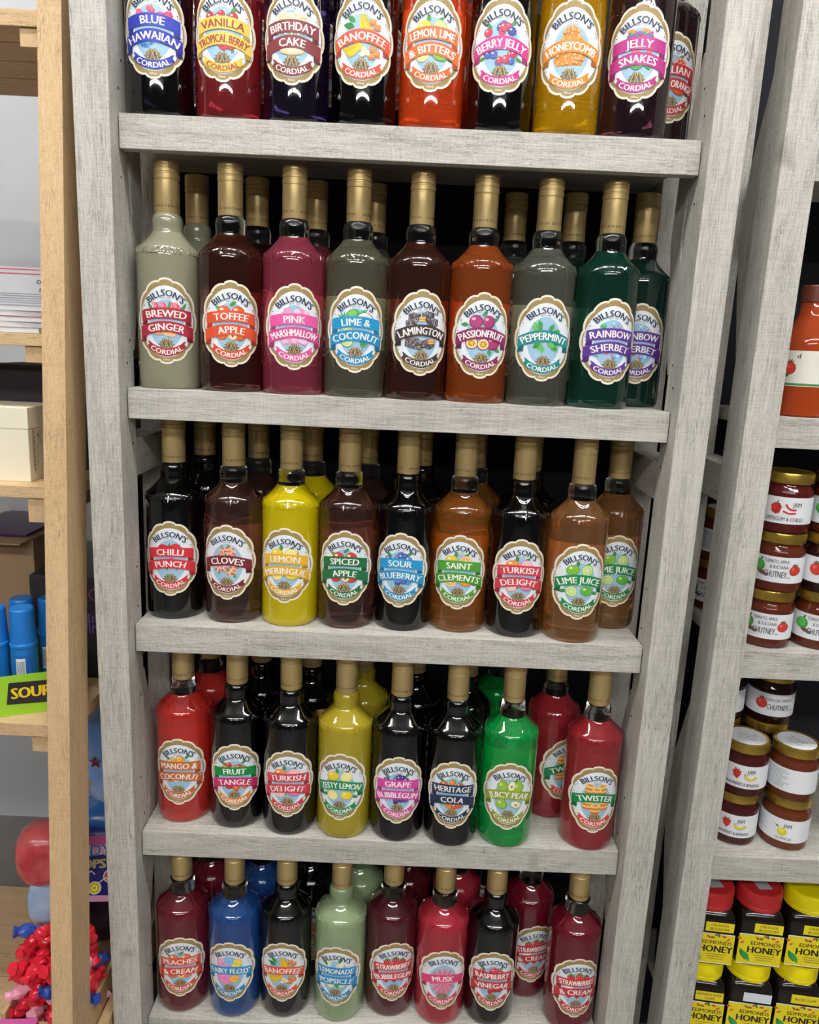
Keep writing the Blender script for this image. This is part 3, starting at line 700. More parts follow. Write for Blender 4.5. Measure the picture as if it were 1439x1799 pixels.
ROWS = {
 1: [('blue hawaiian', -0.3275, 0.041, 6), ('vanilla tropical berry', -0.2385, 0.041, 2), ('birthday cake', -0.151, 0.041, 0), ('banoffee', -0.0635, 0.041, -2), ('lemon lime and bitters', 0.024, 0.041, -3), ('berry jelly', 0.112, 0.041, -6), ('honeycomb', 0.2, 0.04, -9), ('jelly snakes', 0.2885, 0.041, -15), ('sicilian blood orange', 0.345, 0.124, 2)],
 2: [('brewed ginger', -0.3235, 0.045, 11), ('toffee apple', -0.2375, 0.042, 13), ('pink marshmallow', -0.1515, 0.042, 11), ('lime and coconut', -0.0655, 0.042, 5), ('lamington', 0.0195, 0.042, 9), ('passionfruit', 0.1045, 0.042, 3), ('peppermint', 0.1905, 0.042, -1), ('rainbow sherbet', 0.2765, 0.042, 4), ('rainbow sherbet', 0.34, 0.111, -6)],
 3: [('chilli punch', -0.3275, 0.0651, 5), ('cloves', -0.2385, 0.0593, -2), ('lemon meringue', -0.1535, 0.0558, -3), ('spiced apple', -0.0687, 0.0569, -1), ('sour blueberry', 0.0165, 0.0582, -8), ('saint clements', 0.1005, 0.0613, -6), ('turkish delight', 0.1856, 0.0524, -3), ('lime juice', 0.269, 0.0409, -1), ('lime juice', 0.338, 0.105, -2)],
 4: [('mango and coconut', -0.3196, 0.0645, 2), ('fruit tangle', -0.2335, 0.0561, 6), ('turkish delight', -0.148, 0.0445, 3), ('zesty lemon', -0.0625, 0.042, -4), ('grape bubblegum', 0.0225, 0.04, 0), ('heritage cola', 0.1076, 0.0335, -3), ('juicy pear', 0.1933, 0.0365, -3), ('twister', 0.2745, 0.1179, 30), ('twister', 0.3235, 0.038, 0)],
 5: [('peaches and cream', -0.3245, 0.0527, 8), ('fairy floss', -0.2366, 0.0472, 0), ('banoffee', -0.1517, 0.0513, 0), ('lemonade popsicle', -0.061, 0.047, -4), ('strawberry bubblegum', 0.0235, 0.0609, 9), ('musk', 0.1083, 0.0487, 3), ('raspberry vinegar', 0.1926, 0.0505, -2), ('strawberries and cream', 0.26, 0.111, 12), ('strawberries and cream', 0.3265, 0.0442, 2)]}
BACKOF = {('rainbow sherbet', .34), ('lime juice', .338), ('twister', .2745), ('strawberries and cream', .26), ('sicilian blood orange', .345)}
for r_, L in ROWS.items():
    for f, x, y, a in L:
        nm = ' & '.join(LAB[f][0]) if False else ' '.join(LAB[f][0])
        s = '%s bottle labelled %s on the %s shelf' % (LOOK[f], nm, SHELFWORD[r_-1])
        if (f, x) in BACKOF: s = '%s bottle labelled %s, partly hidden at the right of the %s shelf' % (LOOK[f], nm, SHELFWORD[r_-1])
        elif f in ('rainbow sherbet', 'lime juice', 'twister', 'strawberries and cream'): s = 'foremost %s bottle labelled %s, %s shelf right end' % (LOOK[f], nm, SHELFWORD[r_-1])
        bottle(f, r_, x, y, a, s)
REAR = {
 1: [('blue hawaiian', -.31, .137), ('vanilla tropical berry', -.222, .136), ('birthday cake', -.136, .136), ('banoffee', -.05, .137), ('lemon lime and bitters', .04, .136), ('berry jelly', .128, .137), ('honeycomb', .214, .136)],
 2: [('brewed ginger', -.307, .131), ('toffee apple', -.219, .128), ('pink marshmallow', -.134, .131), ('lime and coconut', -.049, .132), ('peppermint', .158, .150), ('rainbow sherbet', .242, .131)],
 3: [('chilli punch', -.305, .151), ('cloves', -.219, .145), ('lemon meringue', -.134, .143), ('spiced apple', -.048, .143), ('sour blueberry', .037, .144), ('saint clements', .122, .148), ('turkish delight', .208, .138)],
 4: [('mango and coconut', -.298, .148), ('fruit tangle', -.212, .142), ('zesty lemon', -.042, .128), ('grape bubblegum', .044, .126), ('heritage cola', .129, .122), ('juicy pear', .19, .182)],
 5: [('peaches and cream', -.296, .136), ('fairy floss', -.208, .133), ('banoffee', -.123, .135), ('lemonade popsicle', -.037, .133), ('strawberry bubblegum', .048, .145), ('musk', .135, .132), ('raspberry vinegar', .174, .207)]}
for r_, L in REAR.items():
    for f, x, y in L:
        bottle(f, r_, x, y, random.uniform(-25, 25), '%s bottle standing behind the %s bottle on the %s shelf' % (LOOK[f], ' '.join(LAB[f][0]), SHELFWORD[r_-1]))
e = tag(empty('spirit_bottle', (-.1275, .1305, Z0+SH[3]), R(26)), 'dark bottle with an amber label dated 1865, behind the Turkish Delight bottle', 'bottle')
obj('body', ME['body'], fill_mat('turkish delight'), e); obj('neck', ME['neck'], fill_mat('turkish delight'), e); obj('cap', ME['cap'], GOLD, e)
p = Print(); p.ell(0, 0, 34, 34, '#e0a45c', n=48); p.ell(0, -4, 30, 24, '#eab878', n=40); p.text("ock's", 4, 8, 15, 46, '#3a2616', .02); p.text('1865', 4, -12, 9, 30, '#5a3a20', .01)
obj('label', p.build(BR, .135), None, e)
#@@GOODS@@
# ---------------------------------------------------------------- jars on the right-hand unit
JR = .0362
JM = {'jar': lathe([(0, .003), (.028, .002), (.032, 0), (.0352, .0025), (.0362, .008), (.0362, .056), (.0352, .0615), (.0325, .0655), (.0318, .0735), (0, .0735)], 48),
      'lid': lathe([(.0320, .0722), (.0338, .0715), (.0346, .0725), (.0346, .0845), (.0340, .0862), (.0325, .0868), (.0315, .0858), (0, .0858)], 48, sharp=.5),
      'band': lathe([(JR+.0001, .0150), (JR+.00035, .0150), (JR+.00035, .0530), (JR+.0001, .0530)], 64, sharp=.5),
      'disc': lathe([(0, .0860), (.0285, .0860), (.0285, .0862), (0, .0862)], 40, sharp=.5)}
LIDGOLD = mat('gold_lid', '#c2a248', .25, .85); PAPER = mat('white_paper', '#e4e7ec', .55)
def strawberry(p, x, y, s):
    p.fan((x, y), [(x-5*s, y+4*s), (x, y+5.5*s), (x+5*s, y+4*s), (x+4*s, y-2*s), (x+.5*s, y-7*s), (x-3.5*s, y-3*s)], '#c4272b')
    for k in range(7): p.ell(x-2.5*s+(k % 3)*2.4*s, y+2*s-(k//3)*2.6*s, .4*s, .5*s, '#e87068', n=6)
    p.line([(x-1*s, y+5*s), (x-2*s, y+8*s)], .8*s, '#8a4a34'); p.leaf(x, y+5*s, 4*s, 1.6*s, 30, '#a33a30'); p.leaf(x, y+5*s, 4*s, 1.6*s, 150, '#a33a30')
def tomato(p, x, y, s):
    p.ell(x, y, 6*s, 6.6*s, '#a82622'); p.ell(x-.4*s, y+.4*s, 5.3*s, 5.9*s, '#c93a2e'); p.ell(x-2*s, y+2*s, 1.6*s, 2*s, '#e06a56')
    for k in range(4): p.leaf(x, y+6*s, 4*s, 1.3*s, 20+45*k, '#5a4a34')
def jar_print(kind):
    p = Print(); p.off = .1; ink = '#4c5058'
    if kind == 'chutney':
        p.ell(-22, 3, 7.5, 9, '#3d9440'); p.ell(-23, 4.5, 5.5, 6.5, '#55b04c'); p.leaf(-21, 11, 6, 2.5, 60, '#2c6a34'); p.ell(-17, -7, 5.5, 3, '#6a4636', -15); p.ell(-12, -9, 3.6, 2.4, '#7a5240')
        p.text('TOMATO, APPLE', 0, 12.5, 5.2, 32, ink, .012, stretch=.8); p.text('& SULTANA', 4, 4.5, 5.0, 24, ink, .012, stretch=.8); p.text('CHUTNEY...', 2, -6.5, 9.4, 34, ink, .015, stretch=.7)
        tomato(p, 24, 0, 1.1)
    elif kind == 'capsicum':
        p.fan((-13, 4), [(-19, 7), (-15, 10.5), (-9, 10), (-6, 5), (-8, -4), (-13, -6), (-18, -3)], '#b3241f'); p.ell(-15, 5, 2.5, 5, '#cf3d30'); p.line([(-13, 9), (-11, 14)], 1.3, '#2f7a35')
        p.line([(-1, 9), (2, 4), (8, 1), (13, 2)], 2.6, '#b92a22'); p.line([(-4, -1), (4, -4), (13, -3)], 2.4, '#c02c24')
        p.text('JAM', 13, 9, 7, 14, ink, .01, stretch=.7); p.text('CAPSICUM & CHILLI', -2, -12, 5.6, 48, ink, .012, stretch=.8)
    elif kind == 'jam':
        strawberry(p, -9, 4, 1.25)
        p.line([(3, 3), (7, -2.2), (13, -2.6), (19, 2)], 4.2, '#c9a51e'); p.line([(3, 3.4), (7, -1.6), (13, -2), (18, 2)], 2.8, '#ecd042'); p.line([(3, 3), (2.4, 6)], 1.2, '#7a4a22')
        p.text('JAM', 11, 10, 7, 14, ink, .01, stretch=.65); p.text('STRAWBERRY & BANANA', -1, -12, 5.4, 50, ink, .012, stretch=.85)
    elif kind == 'moroccan':
        tomato(p, -14, 1, 1.35); p.text('MOROCCAN TOMATO', 10, 9.5, 5.4, 38, ink, .012, stretch=.8); p.text('CHUTNEY...', 12, -3, 9.6, 36, ink, .015, stretch=.65)
    elif kind == 'quince':
        p.ell(14, -2, 6.5, 7, '#d8c92e'); p.ell(13, 0, 4, 4.5, '#ece05a'); p.leaf(10, 5, 7, 2.8, 160, '#5a7a3a'); p.text('JAM', 20, 9, 6.5, 14, ink, .01, stretch=.65); p.text('QUINCE', 16, -13, 4.6, 20, ink, .0)
        for k in range(4): p.quad(-26, -12+3*(k % 2), 8-5*k, 8.7-5*k, '#7b828c')
    else:
        for k in range(9): p.quad(-22+(k % 3), 10+5*math.sin(k*2.3), 14-3.4*k, 14.8-3.4*k, '#7b828c')
    return p.build(JR, .034, base=.0005)
JP = {k: jar_print(k) for k in ('chutney', 'capsicum', 'jam', 'moroccan', 'quince', 'text')}
JC = {'chutney': mat('chutney', '#602a1a', .05, 0, .25, 1.45), 'capsicum': mat('capsicum_jam', '#5c1c1c', .05, 0, .3, 1.45), 'jam': mat('berry_jam', '#4a1a1c', .05, 0, .3, 1.45),
      'moroccan': mat('dark_chutney', '#2c1414', .05, 0, .25, 1.45), 'quince': mat('quince_jam', '#70381f', .05, 0, .3, 1.45), 'text': mat('amber_jam', '#6a3220', .05, 0, .3, 1.45)}
p = Print(); p.off = .02
q_ = random.Random(12)
for k in range(3):
    x, pts = -14., []
    while x < 14: pts.append((x, 6-7*k+q_.uniform(-2.4, 2.4))); x += q_.uniform(1.5, 3)
    p.line(pts, .7, '#33363c')
LIDINK = p.build(None)
for v in LIDINK.vertices: v.co = Vector((v.co.x, v.co.z, .0863))
def jar(kind, x, y, z, ang, label, sticker=False):
    e = tag(empty('preserve_jar', (x, y, z), R(ang)), label, 'jar', 'preserve jars on the right-hand unit')
    obj('jar_body', JM['jar'], JC[kind], e); obj('lid', JM['lid'], LIDGOLD, e)
    b = obj('label', JM['band'], PAPER, e); obj('label_print', JP[kind], None, b)
    if sticker:
        d = obj('lid_sticker', JM['disc'], PAPER, e); obj('handwriting', LIDINK, None, d)
zj = .0871
def stack(kinds, x, y, row, ang, labels, st=False):
    for i, (k, l) in enumerate(zip(kinds, labels)): jar(k, x+.002*math.sin(i*3+x*40), y+.002*math.cos(i*2), Z0+SH[row-1]+i*zj, ang+4*math.sin(i*5+x*9), l, st and i == len(kinds)-1 or (row == 3 and i == 1))
stack(('chutney', 'chutney', 'capsicum'), .566, .047, 3, -24, ('tomato chutney jar at the foot of the stack of three', 'tomato chutney jar in the middle of the stack of three', 'capsicum jam jar on top of the stack of three'))
stack(('chutney', 'moroccan', 'chutney'), .643, .047, 3, -24, ('tomato chutney jar at the foot of the stack beside the capsicum jam stack', 'dark chutney jar second up beside the capsicum jam stack', 'tomato chutney jar on top beside the capsicum jam stack'))
stack(('chutney', 'text'), .547, .2, 3, -40, ('tomato chutney jar in the shadow at the rear of the third shelf', 'jar showing fine print at the rear of the third shelf, upper one'))
stack(('jam', 'jam'), .568, .060, 4, -20, ('strawberry and banana jam jar standing on the grey shelf', 'strawberry and banana jam jar with a handwritten sticker on its lid, upper one'), True)
stack(('quince', 'text'), .645, .052, 4, -52, ('pale jam jar with a yellow fruit on the label, lower right', 'jar with lines of fine print on the label, beside the upper jam jar'), True)
stack(('text', 'moroccan', 'moroccan'), .556, .142, 4, -40, ('jar hidden at the foot of the rear stack behind the strawberry jam', 'dark chutney jar midway up the rear stack behind the strawberry jam', 'dark Moroccan chutney jar half hidden behind the post, above the strawberry jam'))
stack(('text', 'moroccan', 'moroccan'), .634, .134, 4, -22, ('jar hidden at the foot of the rear stack behind the yellow fruit jam', 'dark chutney jar midway up the rear stack behind the yellow fruit jam', 'dark Moroccan chutney jar with a big tomato on its label, top of its stack'))
# sauce bottle at the right edge
e = tag(empty('sauce_bottle', (.566, .05, Z0+SH[1]), R(-30)), 'orange-red sauce bottle at the right edge above the chutney jars', 'bottle')
obj('sauce_body', lathe([(0, .002), (.030, 0), (.0335, .003), (.034, .01), (.034, .098), (.031, .112), (.022, .128), (.0175, .14), (.0172, .165), (0, .165)], 40), mat('tomato_sauce', '#a8431c', .06, 0, .2, 1.45), e)
obj('cap', lathe([(.0178, .155), (.0188, .156), (.0188, .176), (.0175, .178), (0, .178)], 32, sharp=.5), mat('brown_cap', '#5c2a1c', .4), e)
p = Print(); p.quad(-30, 30, -24, 24, '#e6e2d6'); tomato(p, -16, 0, 1.3); p.ell(-20, -9, 4, 3, '#3d8a3c'); p.text('d', -6, 17, 7, 10, '#22303c', .03); p.quad(-29, 29, -23, -20, '#3c8a4a')
obj('label', p.build(.034, .066), None, e)

# honey jars
HP = 6.
HM = {'body': lathe([(0, .001), (.030, 0), (.0355, .003), (.037, .009), (.037, .078), (.0355, .088), (.031, .096), (.027, .099), (.027, .103), (0, .103)], 64, power=HP, sharp=.9),
      'lid': lathe([(.0300, .0990), (.0345, .0990), (.0352, .1000), (.0352, .1055), (.0346, .1062), (.0352, .1070), (.0352, .1270), (.0340, .1295), (.0315, .1305), (.0305, .1298), (0, .1298)], 56, sharp=.5)}
def honey_print(title, tcol, ink):
    p = Print(); p.off = .05
    p.quad(-34.5, 34.5, 6, 62, '#e9ecec'); p.quad(-34.5, 34.5, 7.5, 60.5, '#e8d51e')
    for x, y, c in ((-30, 52, '#c8482a'), (-25, 47, '#d8623a'), (-9, 58, '#a8572e'), (-4, 55, '#8a4a2a'), (3, 57, '#a8572e'), (10, 55, '#2f7d3a'), (22, 57, '#c8482a'), (28, 55, '#d8623a')): p.leaf(x, y, 8, 4, 20+x*7, c)
    for k in range(2): p.leaf(-31+4*k, 34-3*k, 24, 8, -62+6*k, ('#1f7a34', '#2f9444')[k])
    p.text('EDMONDS', 8, 46, 7.2, 46, '#2c2a14', .02); p.text('HONEY', 7, 34, 12.5, 52, '#1e1c10', .045)
    for k in range(3): p.quad(-8+2*k, 24-2*k, 23-4*k, 24-4*k, '#6f6820')
    p.lift(.05)
    p.quad(-13, 31, 66, 83, tcol)
    if ink:
        ls = title.split('|')
        for i, l in enumerate(ls): p.text(l, 9, 74.5+(3.6 if len(ls) > 1 else 0)-7.4*i, 5., 40, ink, .01)
    return p.build(None, 0)
HK = {'orange': honey_print('ORANGE|BLOSSOM', '#e8d51e', '#3a3612'), 'kangaroo': honey_print('KANGAROO ISLAND|GUM', '#e8d51e', '#3a3612'), 'white': honey_print('', '#dfe4ee', None), 'blue': honey_print('BLUE GUM', '#e8d51e', '#3a3612')}
def honey(kind, lid, x, y, z, ang, label):
    e = tag(empty('honey_jar', (x, y, z), R(ang)), label, 'jar', 'honey jars on the bottom shelf of the right-hand unit')
    obj('jar_body', HM['body'], mat('dark_honey', '#1c1614', .12, 0, .25, 1.45), e)
    obj('lid', HM['lid'], mat('red_lid', '#b8282a', .4) if lid == 'red' else mat('yellow_lid', '#ead800', .4), e)
    obj('label', HK[kind], None, e, (0, -.0371, 0))
    if lid == 'red':
        obj('barcode_sticker', box_me(-.010, .012, -.016, .006, .1300, .1303), mat('pale_sticker', '#a9acb2', .5), e, rot=(0, 0, .2))
zh = .1306
for i, x in enumerate((.545, .624, .703, .782)):
    pos = ('leftmost', 'second', 'third', 'fourth')[i]
    honey(('kangaroo', 'white', 'blue', 'orange')[i], 'yellow', x, .052, Z0+SH[4], -7, '%s honey jar of the lower row, yellow lid, %s sticker' % (pos, ('yellow', 'white', 'yellow', 'yellow')[i]))
    honey(('orange', 'orange', 'orange', 'blue')[i], 'red' if i < 2 else 'yellow', x, .053, Z0+SH[4]+zh, -6, '%s honey jar of the upper row with a %s lid' % (pos, 'red' if i < 2 else 'yellow'))
    honey('orange', 'yellow', x, .134, Z0+SH[4], -4, '%s honey jar in the rear row behind the yellow lids' % pos)

# ---------------------------------------------------------------- pine rack on the left
LEAN = .088
def yf(z): return -(.122-z)*LEAN                 # front of the leaning posts at height z (below the top shelf)
rack = tag(empty('pine_rack', (-.45, 0, 0)), 'raw pine rack with a leaning front post at the left edge', 'rack')
PX = lambda x: x+.45
for x0, x1 in ((-.464, -.434), (-1.03, -1.0)):
    obj('front_post', prism_x([(yf(-Z0), 0), (yf(-Z0)+.061, 0), (yf(.5)+.061, Z0+.5), (yf(.5), Z0+.5)], PX(x0), PX(x1)), WPZ, rack)
    xr = x0-.058 if x0 > -.9 else x0+.034
    obj('rear_post', box_me(PX(xr), PX(xr)+.03, .30, .345, 0, Z0+.5, .001), WPZ, rack)
for z, t, bh in ((.113, .019, .022), (-.277, .0155, .0215), (-.475, .016, .034), (-.804, .019, .025), (-1.37, .02, .06)):
    y0 = yf(z)+.004; ys = [y0, yf(z)+.063, yf(z)+.135, yf(z)+.21, .298]
    for i in range(4):
        obj('shelf_plank', box_me(PX(-.998), PX(-.4655) if i == 0 else PX(-.436), ys[i], ys[i+1]-.003, Z0+z-t, Z0+z, .0008), WPX, rack)
    for x in (-.491, -1.0):
        obj('bearer', box_me(PX(x)+(0.002 if x < -.9 else 0), PX(x)+.0245, y0+.004, .345, Z0+z-t-bh, Z0+z-t-.0004, .0008), WPY, rack)
    if z < -1.3: obj('bearer', box_me(PX(-.4335), PX(-.4180), yf(z)+.05, .345, Z0+z-.045, Z0+z+.035, .0008), WPY, rack)

def ZZ(z): return Z0+z
# magazines on the upper shelf
for i in range(5):
    e = tag(empty('magazine', (-.535+.003*(i % 3), .075, ZZ(-.277)+.0072*i+.0002), R((-4, 3, -2, 5, 1)[i])), ('magazine lying at the bottom of the pile behind the pine post', 'magazine lying second from the bottom of the pile', 'magazine lying in the middle of the pile', 'magazine lying second from the top of the pile', 'magazine lying on top of the pile behind the pine post')[i], 'magazine', 'magazines on the pine rack')
    obj('pages', box_me(-.058, .058, -.075, .075, .0004, .0066), mat('magazine_pages', '#c9cbd0', .6), e)
    obj('cover', box_me(-.0585, .0585, -.0755, .0755, .0066, .0071), mat('magazine_cover', ('#8f949c', '#d8dade', '#a03a3a', '#e0e2e6', '#6f7680')[i], .35) if False else mat('magazine_cover_%d' % i, ('#8f949c', '#d8dade', '#a03a3a', '#e0e2e6', '#b4b8be')[i], .35), e)
e = tag(empty('newspaper', (-.545, .025, ZZ(-.277)+.0372), 0), 'folded newspaper propped upright on the pile with red lines and grey print', 'newspaper')
e.rotation_euler = (R(-14), 0, 0)
pg = obj('pages', box_me(-.07, .078, 0, .004, 0, .052, .0008), mat('newsprint', '#a9abb0', .7), e)
p = Print(); p.quad(-70, 78, 48, 49.5, '#a8323a'); p.quad(-70, 78, 42, 43.5, '#a8323a'); p.text('on A', 58, 34, 9, 30, '#3a3c44', .02); p.text('rest', 60, 23, 9, 28, '#3a3c44', .02)
for k in range(5): p.quad(-60, 70, 3+3*k, 3.8+3*k, '#6a6d75')
obj('newsprint_text', p.build(None), None, pg)
# boxes on the next shelf
e = tag(empty('gift_box', (-.5485, .02, ZZ(-.475))), 'cream cardboard box with black script on its side', 'box')
obj('box_body', box_me(-.0515, .0515, -.040, .045, 0, .088, .0012), mat('cream_card', '#e6dfc8', .6), e)
obj('box_lid', box_me(-.0522, .0522, -.0407, .0457, .072, .101, .0012), mat('cream_card'), e)
p = Print(); q_ = random.Random(5); pts = []
for k in range(40): pts.append((-28+3.2*math.sin(k*1.7)+q_.uniform(-1, 1), 14+k*1.5))
p.line(pts, .8, '#2a2622'); p.line([(-20, 44), (-14, 54), (-17, 64), (-10, 58), (-7, 50)], .8, '#2a2622'); p.line([(-19, 60), (-10, 68)], .8, '#2a2622')
for k in range(18): p.quad(-20, -18.6, 16+k*1.7, 16.9+k*1.7, '#4a453e')
obj('script', p.build(None), None, e, (.0523, 0, 0), (0, 0, R(90)))
e = tag(empty('dark_carton', (-.535, .16, ZZ(-.475))), 'black carton with fine red lines behind the cream box', 'box')
obj('carton_body', box_me(-.075, .075, -.07, .07, 0, .152, .001), mat('black_card', '#26232a', .5), e)
p = Print()
for k in range(9): p.quad(20, 66+4*math.sin(k), 120-9*k, 121.4-9*k, '#6a3038')
obj('carton_print', p.build(None), None, e, (0, -.0702, 0))
e = tag(empty('grey_board', (-.425, .2, ZZ(-.475))), 'narrow pale grey board standing on end behind the posts', 'board')
obj('board_face', box_me(-.0105, .006, -.09, .02, 0, .10, .001), mat('grey_card', '#b4b7ba', .6), e)
# sweets shelf: tubs in a green tray, cartons behind
e = tag(empty('display_tray', (-.535, .0, ZZ(-.804)), R(24)), 'lime green card display tray of blue tubs with yellow and black lettering', 'tray')
G = mat('lime_card', '#93c52e', .45)
obj('tray_base', box_me(-.062, .062, -.055, .055, 0.0003, .0015), G, e)
obj('front_panel', box_me(-.062, .062, -.0565, -.055, .0003, .060), G, e); obj('rear_panel', box_me(-.062, .062, .055, .0565, .0003, .085), G, e)
for s in (-1, 1): obj('side_panel', prism_x([(-.055, .0003), (.055, .0003), (.055, .085), (-.055, .060)], s*.0625-.0007, s*.0625+.0007), G, e)
p = Print(); p.fan((12, 32), [(-20, 18), (42, 14), (44, 48), (-16, 50)], '#1c1c20'); p.text('SOUR', 12, 34, 17, 50, '#f2d21e', .05)
obj('tray_print', p.build(None), None, e, (0, -.0566, 0))
TUB = lathe([(0, 0), (.0165, 0), (.0175, .002), (.0175, .088), (.0185, .0895), (.0185, .093), (.0172, .095), (.0160, .143), (.0145, .1455), (0, .146)], 32, sharp=.5)
TLB = Print(); TLB.quad(-12, 12, 8, 78, '#1d5fb0'); TLB.quad(-9, 3, 40, 74, '#dfe6ee')
for k in range(9): TLB.quad(-8+k*1.15, -7.5+k*1.15, 44, 70, '#1c2430')
TLB = TLB.build(.0175, 0)
for i, (x, y, a) in enumerate(((-.5235, -.0165, 20), (-.505, .030, 5), (-.5435, .022, -10), (-.563, -.018, 0))):
    e = tag(empty('sweet_tub', (x, y, ZZ(-.804)+.0017), R(a)), 'blue plastic sweet tub with a white barcode, %s in the green tray' % ('foremost', 'rightmost', 'rearmost', 'leftmost')[i], 'tub', 'blue tubs in the green tray')
    obj('tub_body', TUB, mat('blue_plastic', '#1f74c4', .3), e); obj('tub_label', TLB, None, e)
e = tag(empty('black_display_carton', (-.50, .205, ZZ(-.804))), 'black display carton with purple outlined letters between the two posts', 'box')
e.name = 'display_carton'
obj('carton_body', box_me(-.057, .055, -.13, .085, 0, .165, .001), mat('black_card'), e)
p = Print(); p.ell(-95, 128, 15, 15, '#5a2a52'); p.ell(-95, 128, 12, 12, '#26232a'); p.text('SOUR', -70, 88, 34, 110, '#6f4a8a', .05); p.text('SOUR', -70, 88, 34, 110, '#2a2430', .0)
p.quad(-128, 80, 4, 10, '#3f7a3a')
obj('carton_print', p.build(None), None, e, (.0552, 0, 0), (0, 0, R(90)))
p = Print(); p.ell(43, 138, 10, 10, '#7a3a6a'); p.ell(43, 138, 7.5, 7.5, '#26232a'); p.text('SOUR', 6, 92, 34, 94, '#7d56a0', .05); p.text('SOUR', 6, 92, 34, 94, '#2a2430', .0)
obj('carton_print', p.build(None), None, e, (0, -.1302, 0))
e = tag(empty('brown_carton', (-.63, .19, ZZ(-.804))), 'open brown cardboard carton with a purple lining behind the tubs', 'box')
Kb = mat('brown_card', '#8d7458', .7)
obj('carton_body', box_me(-.066, .070, -.09, .09, 0, .215, .001), Kb, e); obj('flap', box_me(-.066, .070, -.13, -.09, .2155, .2175), Kb, e); obj('lining', box_me(-.05, .055, -.08, .08, .2155, .219), mat('purple_card', '#5b3a78', .5), e)
# bottom bin: bags and wrapped sweets
def pillow(sx, sy, sz, pw=2.6, n=28, m=16):
    V, F = [], []
    for j in range(m+1):
        b = -math.pi/2+math.pi*j/m
        for i in range(n):
            a = 2*math.pi*i/n
            def sp(t, e_): return math.copysign(abs(t)**e_, t)
            cb = sp(math.cos(b), .75)
            wob = 1+.03*math.sin(5*a+3*b)+.02*math.sin(9*a-4*b)
            V.append((sx*cb*sp(math.cos(a), .7)*wob, sy*cb*sp(math.sin(a), .9)*wob, sz*sp(math.sin(b), .8)+sz))
    for j in range(m):
        for i in range(n):
            k = (i+1) % n; F.append((j*n+i, j*n+k, (j+1)*n+k, (j+1)*n+i))
    me = mesh(V, F, True); bm = bmesh.new(); bm.from_mesh(me); bmesh.ops.remove_doubles(bm, verts=bm.verts[:], dist=1e-5); bmesh.ops.recalc_face_normals(bm, faces=bm.faces[:]); bm.to_mesh(me); bm.free(); return me
def star_me(r, t):
    pts = [((r if k % 2 == 0 else r*.42)*math.sin(k*math.pi/5), (r if k % 2 == 0 else r*.42)*math.cos(k*math.pi/5)) for k in range(10)]
    v = [(0, -t, 0)]+[(x, 0, z) for x, z in pts]
    return mesh(v, [(0, 1+k, 1+(k+1) % 10) for k in range(10)])
e = tag(empty('crate', (-.5, .1, ZZ(-1.37))), 'open wooden sweet crate on the bottom shelf of the pine rack', 'crate')
for nm, b in (('crate_base', (-.062, .062, -.16, .12, .0003, .006)), ('crate_front', (-.062, .062, -.168, -.1605, .0003, .055)), ('crate_back', (-.062, .062, .1205, .128, .0003, .09)), ('crate_side', (-.0695, -.0625, -.168, .128, .0003, .075)), ('crate_side', (.0565, .0635, -.168, .128, .0003, .075))):
    obj(nm, box_me(*b, .0006), WPX, e)
BAGZ = ZZ(-1.37)+.0065
e = tag(empty('star_bag', (-.478, .172, BAGZ+.2825), R(10)), 'shiny blue party bag printed with red and gold stars', 'bag')
obj('bag_body', pillow(.054, .045, .098), noisy('blue_foil', '#6f9ce0', '#cfdff4', 9, .22), e)
for x, z, r_, c in ((.012, .15, .008, '#5a3a4a'), (.022, .118, .012, '#7a2438'), (.046, .118, .009, '#8a2a3c'), (.03, .082, .012, '#b79a52'), (.012, .06, .008, '#b79a52'), (.04, .05, .009, '#c8c0b0'), (-.02, .1, .012, '#7a2438'), (-.035, .06, .010, '#b79a52')):
    obj('star', star_me(r_, .002), mat('star_'+c[1:], c, .35), e, (x, -.0462*max(.25, 1-(x/.066)**4)*max(.3, 1-abs((z-.098)/.105)**4), z), (0, 0, R(30*x/.05)))
e = tag(empty('sweet_bag', (-.497, .172, BAGZ+.188), R(10)), 'plump bright blue sweet bag under the star bag', 'bag')
obj('bag_body', pillow(.060, .045, .047), noisy('blue_bag', '#2b62a8', '#3f86c8', 12, .25), e)
e = tag(empty('sweet_bag', (-.508, .172, BAGZ), R(-6)), 'dark plastic bag filling the back of the sweet crate', 'bag')
obj('bag_body', pillow(.052, .044, .094), noisy('dark_bag', '#2a2030', '#5a3450', 14, .25), e)
e = tag(empty('candy_pouch', (-.490, .078, BAGZ+.150), R(8)), 'purple candy pouch lettered in blue and yellow with lollipops', 'pouch')
e.rotation_euler = (R(-16), 0, R(8))
pb = obj('pouch_body', pillow(.063, .010, .060), mat('navy_foil', '#2a2d78', .3), e)
p = Print(); p.fan((0, 96), [(-60, 84), (60, 96), (60, 114), (-60, 108)], '#c85a9e'); p.fan((0, 84), [(-60, 72), (60, 84), (60, 96), (-60, 86)], '#e9a3cf')
for s_, c in ((.07, '#f4f2f6'), (.02, '#2f8ccf')): p.text('CANDY', -10, 88, 19, 100, c, s_)
for s_, c in ((.07, '#f4f2f6'), (.02, '#e8cf3a')): p.text('POPS', 2, 66, 16, 74, c, s_)
for x, y, c in ((-46, 44, '#3f9ed0'), (-14, 38, '#d84a8a'), (34, 44, '#d8542e'), (46, 22, '#e05aa0'), (-40, 70, '#8a4ab0'), (10, 26, '#e8cf3a')):
    p.ell(x, y, 11, 11, '#f4f2f6'); p.ell(x, y, 9, 9, c); p.ell(x, y, 5, 5, shade(c, 1.3)); p.ell(x, y, 2, 2, shade(c, .7)); p.line([(x+6, y+8), (x+18, y+16), (x+24, y+10)], 1.8, '#f4f2f6')
p.fan((-10, 12), [(-60, 6), (50, 2), (56, 12), (-56, 16)], '#e9a3cf')
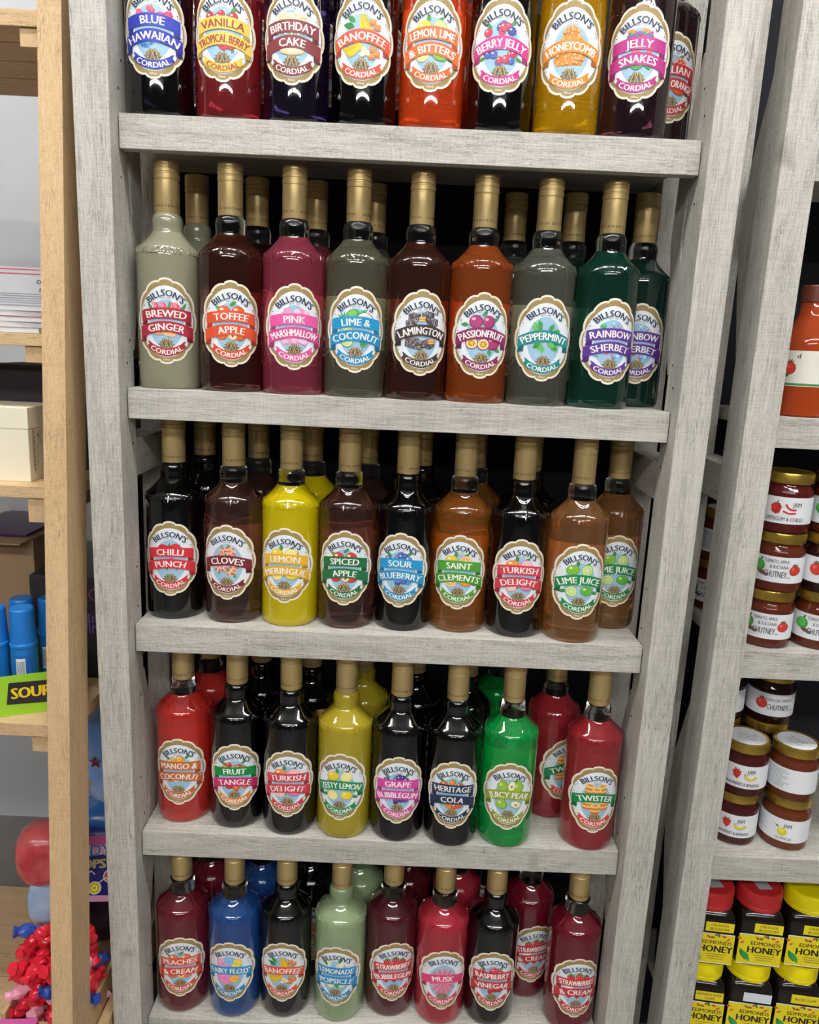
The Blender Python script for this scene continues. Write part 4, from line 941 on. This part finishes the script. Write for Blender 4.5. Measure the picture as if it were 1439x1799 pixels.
obj('pouch_print', p.build(None), None, pb, (0, -.0108, .0))
e = tag(empty('sweet_bag', (-.530, .02, BAGZ+.236), R(20)), 'clear bag of red sweets at the left edge above the heap', 'bag')
obj('bag_body', pillow(.044, .038, .050), noisy('red_bag', '#a8323c', '#d86a6a', 20, .2), e)
e = tag(empty('sweet_packet', (-.532, .022, BAGZ+.152), R(14)), 'white and blue sweet packet under the clear red bag', 'packet')
pk = obj('packet_body', pillow(.031, .012, .043), noisy('pale_foil', '#b9cbe0', '#7f9fc8', 16, .25), e)
e = tag(empty('candy_box', (-.530, -.098, BAGZ+.001), R(4)), 'pink striped candy box with a music note at the lower left corner', 'box')
bb = obj('box_body', box_me(-.028, .028, -.012, .012, 0, .078, .001), mat('pink_card', '#c25a9a', .4), e)
p = Print()
for k in range(5): p.quad(-28, 28, 40+7*k, 43+7*k, ('#e9a3cf', '#f2e0ee')[k % 2])
p.quad(-28, 28, 4, 36, '#5b3a96'); p.line([(6, 12), (6, 30), (14, 27)], 2, '#f2e8f6'); p.ell(3.6, 11.5, 3.4, 2.6, '#f2e8f6', 20)
obj('box_print', p.build(None), None, bb, (0, -.0122, 0))
def sweet_mesh(seed):
    q = random.Random(seed); prof = [(0, -.020), (.009, -.0185), (.006, -.0125), (.0075, -.0100), (.0100, -.005), (.0106, 0), (.0100, .005), (.0075, .0100), (.006, .0125), (.009, .0185), (0, .020)]
    me = lathe(prof, 12, False, .4)
    for v in me.vertices:
        k = 1+q.uniform(-.16, .16); v.co = Vector((v.co.x*k, v.co.y*k, v.co.z+q.uniform(-.001, .001)))
    return me
SW = [sweet_mesh(k) for k in range(4)]
RED = mat('red_wrapper', '#d8283a', .25); BLU = mat('blue_wrapper', '#2a4aa0', .25); PNK = mat('pink_wrapper', '#e8a0b4', .25)
q_ = random.Random(21); n = 0
for lay in range(9):
    for i in range(5):
        for j in range(2):
            if lay > 6 and j == 0: continue
            x = -.548+.0245*i+q_.uniform(-.004, .004); y = -.045+.032*j+.006*(lay % 2)+q_.uniform(-.004, .004)
            if lay > 5 and i > 3: x -= .004
            mt = RED if q_.random() < .68 else (BLU if q_.random() < .6 else PNK); nm = {'red_wrapper': 'red', 'blue_wrapper': 'blue', 'pink_wrapper': 'pink'}[mt.name]
            o = obj('wrapped_sweet', SW[n % 4], mt, None, (x, y, BAGZ+.012+.0195*lay), (R(q_.uniform(50, 130)), R(q_.uniform(-40, 40)), R(q_.uniform(0, 180))))
            tag(o, 'shiny %s twist-wrapped sweet in the heap behind the pine post' % nm, 'sweet', '%s wrapped sweets heaped in the crate' % nm); n += 1
